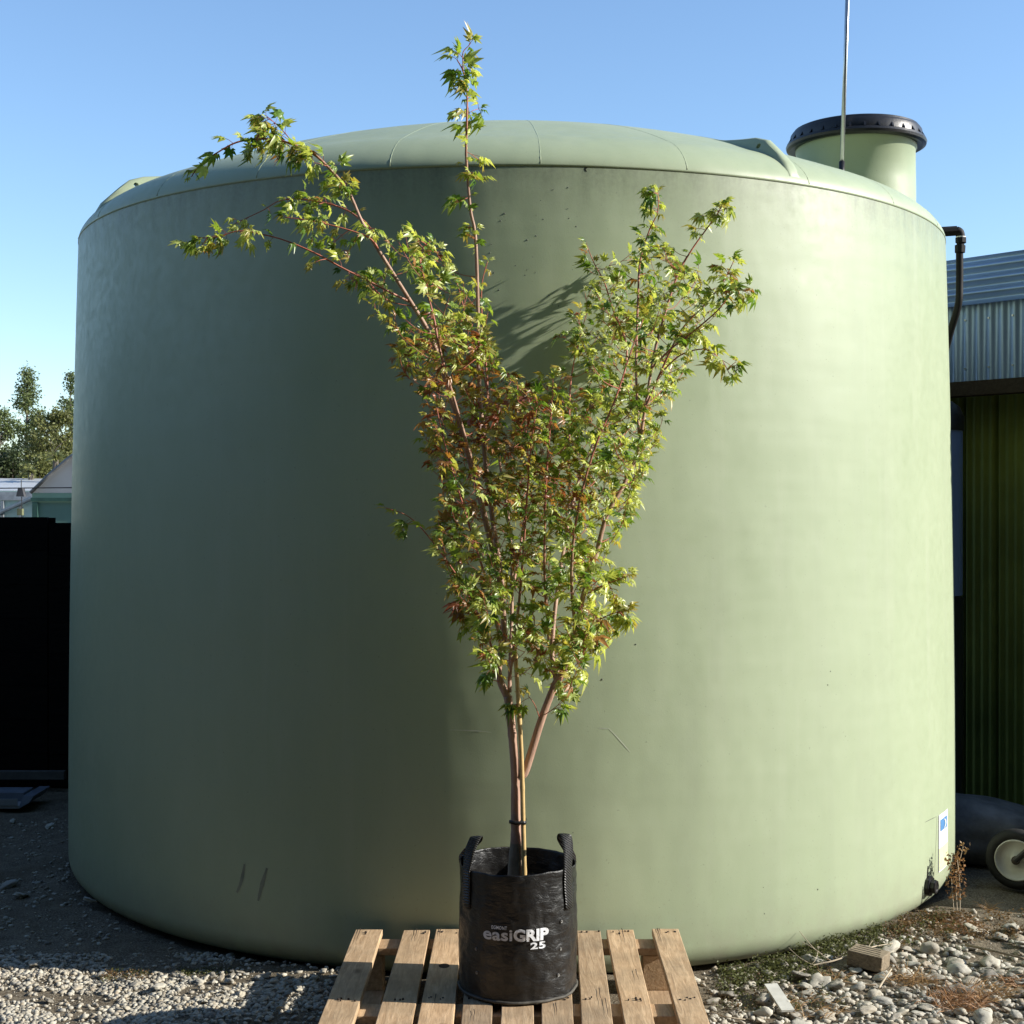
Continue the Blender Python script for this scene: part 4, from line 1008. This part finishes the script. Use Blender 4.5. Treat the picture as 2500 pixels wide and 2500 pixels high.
def corr_h(s0, s1, z0, z1, amp, pitch, off, mat, name):
    n = int((z1-z0)/pitch*10); V = []
    for k in range(n+1):
        z = z0+(z1-z0)*k/n; o_ = amp*math.sin(2*math.pi*(z-z0)/pitch+2.2); V += [wp(s0, z, off+o_), wp(s1, z, off+o_)]
    return mesh(name, V, [(2*k, 2*k+1, 2*k+3, 2*k+2) for k in range(n)], mat, shed, True)
zt0, zt1, zb1, zb0 = zc_(731), zc_(615), zc_(922), zc_(958)
for a in np.arange(A0, A1-.1, .76):
    b = min(a+.76, A1)
    corr_v(a+.001, b+.012, zb1+.002, zt0+.03, .008, .0605, .006 if int(round((a-A0)/.76)) % 2 else .0, M_ZINC, 'cladding_sheet')
corr_h(A0, A1, zt0-.005, zt1, .015, .0605, .046, M_ZINC, 'fascia_sheet')
bm_ = MB(); 
def slab(s0, s1, z0, z1, o0, o1): return MB().add([wp(s0, z0, o0), wp(s1, z0, o0), wp(s1, z0, o1), wp(s0, z0, o1), wp(s0, z1, o0), wp(s1, z1, o0), wp(s1, z1, o1), wp(s0, z1, o1)], [(0, 1, 2, 3), (7, 6, 5, 4), (0, 4, 5, 1), (1, 5, 6, 2), (2, 6, 7, 3), (3, 7, 4, 0)])
for k in range(26):
    for zz in (zb1+.06, zt0-.07): 
        c_ = wp(A0+.121+k*.121, zz, .014); MB().tube([c_, c_+wn*.006], .005, 6).build('screw', M_STEEL, shed)
slab(A0, A1, zb0, zb1, -.06, .03).build('beam', M_BEAM, shed)
for a in np.arange(A0, A1-.1, .80): corr_v(a, min(a+.80, A1), -.1, zb0+.02, .032, .175, -.22, M_GREENCLAD, 'green_wall_sheet', True)
slab(A0, A1, zt1-.02, zt1+.0, -4.0, .03).build('roof', M_ZINC, shed)
slab(A1-.02, A1, -.1, zt1-.021, -4.0, .03).build('end_wall', M_GREENCLAD, shed)
slab(A0, A0+.02, -.1, zt1-.021, -4.0, -.28).build('end_wall', M_GREENCLAD, shed)
slab(A1-.12, A1-.021, 0, zb0-.002, -.06, .03).build('post', M_BEAM, shed)
# upright blue vessel between tank and shed
vs_ = empty('pressure_vessel', (1.905, 6.62, 0), 'narrow pale blue upright cylinder squeezed between tank and shed', 'cylinder')
M_VES = simple('pale_blue_paint', (.13, .19, .31), .4, 0, .08, 6)
MB().lathe([(.165, 1.02), (.165, 1.80), (.158, 1.84), (.135, 1.875), (.10, 1.89), (.001, 1.895)], 40, (1.905, 6.62)).build('cylinder', M_VES, vs_, True)
MB().lathe([(.172, 1.77), (.172, 1.835), (.152, 1.880), (.12, 1.905), (.05, 1.920), (.001, 1.922)], 40, (1.905, 6.62)).build('cap', M_BLACK, vs_, True)
MB().lathe([(.17, 0), (.17, 1.01), (.001, 1.012)], 40, (1.905, 6.62)).build('lower_part', M_BLACK, vs_, True)  # lower part of the vessel, plain black down to the ground
# trolley wheel
wc = at(2484, 2098, 5.34); Rw = .112
tro = empty('trolley', (wc.x, wc.y, 0), 'hand trolley wheel with off white rim and black tyre in the shade by the shed', 'trolley')
ax = Vector((-.50, -.86, .0)).normalized(); MW = Matrix.Translation(wc) @ ax.to_track_quat('Z', 'Y').to_matrix().to_4x4()
tp = []
for k in range(16): a = 2*math.pi*k/16; tp.append((.090+.023*math.cos(a), .027*math.sin(a)))
wh = MB().lathe(tp, 48, (0, 0), MW, True).build('tyre', simple('black_rubber', (.010, .010, .011), .75), tro, True)
rim = MB().lathe([(.077, .024), (.074, .028), (.069, .019), (.060, .004), (.040, .001), (.024, .006), (.022, .018), (.001, .018)], 40, (0, 0), MW).build('rim', simple('off_white_rim', (.62, .61, .56), .5, 0, .2), tro, True)
MB().lathe([(.016, .0185), (.016, .030), (.010, .034), (.001, .034)], 10, (0, 0), MW).build('hub', simple('rusty_hub', (.06, .045, .035), .7), rim)
MB().tube([wc, wc-ax*.45], .010, 10).build('axle', M_STEEL, tro)
MB().tube([wc+ax*.035, wc+ax*.035+Vector((.16, -.05, .17))], .011, 10).build('frame_tube', M_BLACK, tro)
# covered bundle beside the trolley
random.seed(2)
bm = bmesh.new(); bmesh.ops.create_cube(bm, size=1); bmesh.ops.subdivide_edges(bm, edges=bm.edges, cuts=9, use_grid_fill=True)
cB = at(2372, 2040, 5.86)
for v in bm.verts:
    q = v.co.copy(); ln = Vector((q.x, q.y, q.z)); s = (abs(q.x)**4+abs(q.y)**4+abs(q.z)**4)**.25; q = q*(.5/s)
    q = Vector((q.x*.46, q.y*.36, (q.z+.5)*.285*(1-.28*(q.x+.5))))
    q += .016*noise.noise_vector(Vector((q.x*7, q.y*7, q.z*22)))
    v.co = q
bu = bpy.data.meshes.new('covered_bundle'); bm.to_mesh(bu); bm.free(); bu.polygons.foreach_set('use_smooth', [True]*len(bu.polygons))
bu.materials.append(simple('grey_tarpaulin', (.13, .13, .135), .6, 0, .5, 9, .9, 30, .2)); bo_ = link(bpy.data.objects.new('covered_bundle', bu)); bo_.location = (1.93, 5.80, -.01); bo_.rotation_euler = (0, 0, rad(-8))
tag(bo_, 'lumpy grey covered bundle in the shade left of the trolley wheel', 'bundle')

# ================================================================== LEFT: FENCE, TRAY, TUNNEL HOUSES, TREES
fen = empty('board_fence', (-2.6, 7.3, 0), 'black stained board fence in deep shade left of the tank', 'fence')
random.seed(4); YF = 7.3
def fx(px): return (px-1250)/F*YF
zf = HC-(1262-YH)/F*YF; zf2 = HC-(1276-YH)/F*YF
nb = 8
for sgm, (x0, x1, zt_) in enumerate(((-4.2, fx(118), zf), (fx(118)+.004, -1.2, zf2))):
    for k in range(nb):
        hh = zt_/nb; MB().box((x0+.002, YF-.012+random.uniform(-.004, .004), k*hh+.001), (x1-.002, YF+.012, (k+1)*hh-.001)).build('fence_board', M_DARKWOOD, fen)
for x in (-3.4, fx(118)+.08, -1.6): MB().box((x-.045, YF+.026, 0), (x+.045, YF+.10, zf2-.02)).build('post', M_DARKWOOD, fen)
MB().box((-4.25, YF+.014, -.05), (fx(118)+.03, YF+.024, zf-.004)).build('backing_panel', M_DARKWOOD, fen); MB().box((fx(118)+.031, YF+.014, -.05), (-1.2, YF+.024, zf2-.004)).build('backing_panel', M_DARKWOOD, fen)
bb = empty('ground_rail', gp(60, 1990), 'faint grey plank leaning low along the dark fence', 'plank')
MB().box((fx(-60), YF-.10, .055), (fx(170), YF-.06, .095)).build('plank', simple('dark_grey_plank', (.10, .10, .095), .8), bb)  # plank in one even dark grey
ty = empty('plastic_tray', gp(50, 1985), 'shallow grey white plastic tray lying on the ground before the dark fence', 'tray')
c = gp(20, 1978); M_TW = simple('white_tray', (.30, .31, .32), .35, 0, .06); M_TB = simple('blue_tray', (.15, .17, .21), .4, 0, .15)
x0, x1 = (-60-1250)/F*c.y, (78-1250)/F*c.y
tr_ = MB(); 
tr_.box((x0, c.y, .005), (x1-.06, c.y+.26, .02)); t1 = bevel(tr_.build('tray_base', M_TW, ty), .003)
MB().box((x0, c.y-.004, .021), (x1-.07, c.y+.004, .052)).build('tray_rim', M_TW, ty)
V = [(x1-.065, c.y, .006), (x1-.02, c.y+.01, .03), (x1, c.y+.02, .062), (x1-.05, c.y+.02, .062), (x1-.065, c.y+.26, .006), (x1-.02, c.y+.26, .03), (x1, c.y+.26, .062), (x1-.05, c.y+.26, .062)]
mesh('tray_end', V, [(0, 1, 2, 3), (7, 6, 5, 4), (1, 5, 6, 2), (2, 6, 7, 3), (0, 4, 5, 1), (3, 7, 4, 0)], M_TB, ty)
MB().box((x0, c.y+.10, .021), (x1-.075, c.y+.24, .06)).build('tray_insert', simple('dark_tray_lining', (.16, .18, .22), .5), ty)  # lining darker and bluer than the tray base

# tunnel houses
def film_mat(nm, c, alpha=.0, trans=.3):
    q = NB(nm); n = q.noise(2.5, 4); cc = q.ramp(n, [(.3, tuple(x*.85 for x in c)), (.7, c)]); q.base(cc).set(.35, 0, .5)
    tr = q.n('ShaderNodeBsdfTranslucent'); q.l(cc, tr.inputs[0]); ms = q.n('ShaderNodeMixShader'); ms.inputs[0].default_value = trans
    q.l(q.b.outputs[0], ms.inputs[1]); q.l(tr.outputs[0], ms.inputs[2]); q.l(ms.outputs[0], q.out.inputs[0]); return q.m
M_FILM = film_mat('white_film', (.72, .74, .76)); M_NET = film_mat('green_shade_net', (.16, .29, .25)); M_PALEG = film_mat('pale_green_film', (.50, .66, .60))
M_FILMG = film_mat('grey_film', (.42, .44, .46), 0, .2)
YG = 17.0
def tun(name, label, xl, xr, y0, y1, zw, zr, wall_m, roof_m, gable_m):
    t = empty(name, ((xl+xr)/2, y0, 0), label, 'tunnel house')
    n = 20; xc = (xl+xr)/2; hw = (xr-xl)/2
    arc = [(xc+hw*(2*k/n-1), zw+(zr-zw)*(1-abs(2*k/n-1)**2.0)) for k in range(n+1)]
    V = [(x, y, z) for y in (y0-.04, y1) for x, z in arc]; rf = mesh('roof_film', V, [(k, k+1, n+2+k, n+1+k) for k in range(n)], roof_m, t, True)
    mesh('gable_film', [(x, y0, z) for x, z in arc], [tuple(range(n+1))], gable_m, t)
    mesh('end_wall', [(xl, y0, 0), (xr, y0, 0), (xr, y0, zw-.003), (xl, y0, zw-.003)], [(0, 1, 2, 3)], wall_m, t)
    mesh('side_wall', [(xl, y0+.003, 0), (xl, y1, 0), (xl, y1, zw), (xl, y0+.003, zw)], [(0, 1, 2, 3)], wall_m, t); mesh('side_wall', [(xr, y0+.003, 0), (xr, y1, 0), (xr, y1, zw), (xr, y0+.003, zw)], [(0, 1, 2, 3)], wall_m, t)
    MB().tube([(x, y0-.05, z) for x, z in arc], .022, 8).build('hoop', simple('grey_hoop', (.16, .165, .17), .6), t, True)
    MB().box((xl, y0-.05, zw-.10), (xr, y0-.012, zw-.06)).build('batten', M_NETD, t)
    for x in np.linspace(xl+.05, xr-.05, 6): MB().box((x-.03, y0-.045, 0), (x+.03, y0-.008, zw-.11)).build('post', M_NETD, t)
    return t
M_NETD = simple('dark_green_batten', (.03, .09, .07), .7)
xl = (78-1250)/F*YG
tun('tunnel_house', 'tunnel house with grey curved film roof and green netting walls beside the tank edge', xl, xl+4.2, YG, YG+8, HC-(1203-YH)/F*YG, HC-(985-YH)/F*YG, M_NET, M_FILMG, M_FILMG)
YG2 = 24.0
xl2 = (-260-1250)/F*YG2; xr2 = (100-1250)/F*YG2
t2 = empty('tunnel_house', (xl2, YG2, 0), 'long low tunnel house with white film roof and pale green walls at far left', 'tunnel house')
zr2 = HC-(1160-YH)/F*YG2; zw2 = HC-(1198-YH)/F*YG2; V = []
for k in range(9):
    t = k/8; V += [(xl2, YG2+2.2*t, zw2+(zr2-zw2)*math.sin(t*math.pi/2)), (xr2+2.5, YG2+2.2*t, zw2+(zr2-zw2)*math.sin(t*math.pi/2)*.86)]
mesh('roof_film', V, [(2*k, 2*k+1, 2*k+3, 2*k+2) for k in range(8)], M_FILM, t2, True)
mesh('side_wall', [(xl2, YG2, 0), (xr2+2.5, YG2, 0), (xr2+2.5, YG2, zw2-.003), (xl2, YG2, zw2-.003)], [(0, 1, 2, 3)], M_PALEG, t2)
MB().box((xl2, YG2-.05, zw2-.16), (xr2+2.5, YG2-.01, zw2-.02)).build('side_flap', simple('grey_flap', (.35, .36, .36), .6), t2)
for px in (-40, 8, 52, 90):
    x = (px-1250)/F*YG2; MB().box((x-.025, YG2-.06, 0), (x+.025, YG2-.012, zw2-.17)).build('post', simple('post_grey', (.30, .32, .33), .6), t2)
MB().tube([at(-10, 1256, YG2-.1), at(80, 1215, YG2-.1)], .035, 8).build('brace', simple('brace_grey', (.22, .25, .26), .6), t2)
# wire and lamp box hanging from it
YW = 15.5
wr_ = empty('overhead_wire', at(52, 1191, YW), 'thin dark wire strung level in front of the tunnel houses', 'wire')
MB().tube(catmull([at(-120, 1193, YW), at(52, 1191.5, YW), at(260, 1190, YW)], 8), .006, 6).build('cable', M_BLACK, wr_)
lb = empty('hanging_box', at(52, 1212, YW), 'small dark box hanging on a rod from the wire at far left', 'box')
a = at(52, 1202, YW-.02); MB().add([a+Vector((sx*(.022+.022*(sz < 0)), sy, sz)) for sz in (-.045, .045) for sy in (-.04, .04) for sx in (-1, 1)], [(0, 2, 3, 1), (4, 5, 7, 6), (0, 1, 5, 4), (2, 6, 7, 3), (0, 4, 6, 2), (1, 3, 7, 5)]).build('box', simple('dark_grey_box', (.06, .06, .065), .6), lb)
MB().tube([at(52, 1172, YW), at(52, 1195, YW)], .005, 6).build('rod', M_BLACK, lb); MB().tube([at(53, 1213, YW), at(53, 1265, YW)], .005, 6).build('rod', M_BLACK, lb)
MB().box(at(44, 1258, YW-.02)+Vector((0, -.03, 0)), at(56, 1242, YW-.02)+Vector((0, .03, 0))).build('lower_box', simple('olive_box', (.16, .17, .09), .6), lb)

# far trees
def far_tree(name, label, px, pt, wpx, Y, mat, n, seed, conical=True, z0=.2, lsz=.07, dens=1.0):
    random.seed(seed); b = at(px, 1239, Y); b.z = 0; t = empty(name, b, label, 'tree', 'trees behind the tunnel houses'); H = HC-(pt-YH)/F*Y; W = wpx/F*Y/2
    P = [b+Vector((.10*noise.noise((k*.7, seed, 0)), 0, H*k/10)) for k in range(11)]
    tk = MB().tube(P, [.09*(1-k/10.5) for k in range(11)], 8); mb = MB(); brn = MB()
    for i in range(int(46*dens)):
        tt = random.random()**.8; z = H*(z0+(.98-z0)*tt); a = random.uniform(0, 6.28); ww = W*((1-tt)**.75*.95+.07) if conical else W*math.sqrt(max(.05, 1-(tt*1.7-.75)**2))
        e = Vector((b.x+math.cos(a)*ww*random.uniform(.6, 1.05), b.y+math.sin(a)*ww*.9, z+ww*.45)); s = Vector((b.x, b.y, max(.2, z-ww*.25)))
        brn.tube([s, s.lerp(e, .5)+Vector((0, 0, .05*ww)), e], [.018, .011, .005], 4)
        for j in range(int(n/46)):
            u = random.random()**.6; c_ = s.lerp(e, .25+.8*u)+Vector((random.gauss(0, .10), random.gauss(0, .10), random.gauss(0, .09)))*(.5+W*.35)
            leaf_quads(mb, c_, 1, .03, .03, lsz, 1.0)
    tk.build('trunk', M_FARBARK, t, True); brn.build('limbs', M_FARBARK, t); mb.build('crown', mat, t)
    return t
far_tree('slender_tree', 'slender upright tree with airy pointed top at the far left', 66, 902, 165, 30, M_FARLEAF, 7500, 1, True, .25, .030)
far_tree('slender_tree', 'slender tree half hidden behind the left edge of the tank', 172, 908, 105, 32, M_FARLEAF, 5500, 2, True, .2, .032)
far_tree('leafy_tree', 'dense olive green tree behind the grey tunnel roof', 128, 1010, 160, 29, M_FAROLIVE, 9000, 3, False, .3, .034)
far_tree('leafy_tree', 'dark green tree at the very left edge behind the others', -6, 1005, 130, 33, M_FARLEAF, 6500, 4, False, .3, .034)
def bush(label, px, pt, wpx, Y, mat, n, seed):
    random.seed(seed); b = at(px, 1239, Y); b.z = 0; H = HC-(pt-YH)/F*Y; W = wpx/F*Y/2; t = empty('bush', b, label, 'bush', 'bushes behind the tunnel houses'); mb = MB(); st = MB()
    for k in range(18):
        a = random.uniform(0, 6.28); ph = random.uniform(.2, 1.4); e = b+Vector((math.cos(a)*W*math.cos(ph)*.8, math.sin(a)*W*math.cos(ph)*.8, .15+(H-.25)*math.sin(ph))); st.tube([b, b.lerp(e, .5)+Vector((0, 0, .1)), e], [.02, .014, .006], 4)
        leaf_quads(mb, e-Vector((0, 0, .1)), n//18, W*.42, .34, .036, 1.0)
    st.build('stems', M_FARBARK, t); mb.build('foliage', mat, t)
bush('dark rounded bush above the white tunnel roof at far left', 22, 1110, 110, 27, M_FARDARK, 5600, 11)
bush('brownish olive bush beside the sword leaved tree', 105, 1115, 90, 26.5, M_FAROLIVE, 5000, 12)
bush('brown tinged bush low behind the white tunnel roof', 68, 1140, 80, 26, M_FAROLIVE, 3600, 13)
def sword_tree(label, px, py, rpx, Y, seed):
    random.seed(seed); h = at(px, py, Y); t = empty('cabbage_tree', (h.x, h.y, 0), label, 'tree', 'sword leaved trees'); MB().tube([(h.x, h.y, 0), h], [.07, .05], 8).build('trunk', M_FARBARK, t); rr_ = rpx/F*Y; mb = MB()
    for k in range(70):
        d = Vector((random.gauss(0, 1), random.gauss(0, 1), random.gauss(.45, .8))).normalized(); s = d.cross(Vector((.3, .8, .5))).normalized()*.016; e = h+d*rr_*random.uniform(.75, 1.1)-Vector((0, 0, .12*rr_)); m = h+d*rr_*.55
        mb.add([h-s*.5, h+s*.5, m+s, m-s, e], [(0, 1, 2, 3), (3, 2, 4)])
    mb.build('leaf_head', M_PALM, t)
sword_tree('spiky pale leaved tree head against the olive tree beside the tank', 136, 1122, 30, 25, 1)
sword_tree('smaller spiky leaved head just above the white tunnel roof', 76, 1155, 18, 25.5, 2)

# ================================================================== OUT OF FRAME: unseen stack and hedges added to shade the yard
sleepers = empty('shade_caster_stack', (2.5, 5.26, 0), 'unseen stack of timber sleepers added beyond the right edge to shade the trolley', 'timber')  # added out of view to cast low shade on ground and wheel
for k in range(2):
    for j in range(2): bevel(MB().box((2.06, 5.02+.23*j, .001+.15*k), (2.95, 5.24+.23*j, .148+.15*k)).build('sleeper', M_OLDWOOD, sleepers), .006)
def hedge(label, a, b, h, th, seed):  # unseen hedge added to block sky light and ground bounce
    a = Vector(a); b = Vector(b); d = (b-a); ln = d.length; d.normalize(); n = Vector((-d.y, d.x, 0)); c = (a+b)/2
    t = empty('light_blocking_hedge', (c.x, c.y, 0), label, 'hedge', 'added light blocking hedges round the yard'); nx_, nz_ = int(ln/.45), int(h/.45); V = []; Fc = []
    ring = [(-th/2, 0)]+[(-th/2, h*k/nz_) for k in range(1, nz_)]+[(-th*.25, h), (th*.25, h)]+[(th/2, h*(nz_-k)/nz_) for k in range(1, nz_)]+[(th/2, 0)]
    m = len(ring)
    for i in range(nx_+1):
        for (o_, z) in ring:
            p = a+d*(ln*i/nx_)+n*o_+Vector((0, 0, z)); p += .5*noise.noise_vector(p*.6+Vector((seed, 0, 0)))+.3*noise.noise_vector(p*1.7); p.z = max(p.z, 0) if z > 0 else -.05; V.append(p)
    for i in range(nx_):
        for k in range(m-1): Fc.append((i*m+k, i*m+k+1, (i+1)*m+k+1, (i+1)*m+k))
    Fc += [tuple(range(m)), tuple(nx_*m+k for k in range(m-1, -1, -1))]
    mesh('foliage_mass', V, Fc, M_HEDGE, t, True); random.seed(seed); mb = MB()
    for k in range(5000):
        p = V[random.randrange(len(V))]; leaf_quads(mb, p, 1, .4, .4, .12, 1.0)
    mb.build('sprays', M_FARDARK, t)
M_HEDGE = simple('dark_blocking_hedge', (.022, .032, .014), .9, 0, .5, 3, .8, 9)
hedge('unseen tall dark hedge added behind the camera to block sky light', (-13, -4.5, 0), (9, -4.5, 0), 12.0, 1.6, 1)
hedge('unseen lower dark hedge added along the left side to block sky light', (-7.2, -4.0, 0), (-7.2, 10.5, 0), 2.3, 1.4, 2)
hedge('unseen tall dark hedge added right of the camera to shade the near ground', (6.2, -4.0, 0), (6.2, 1.0, 0), 5.2, 1.4, 3)
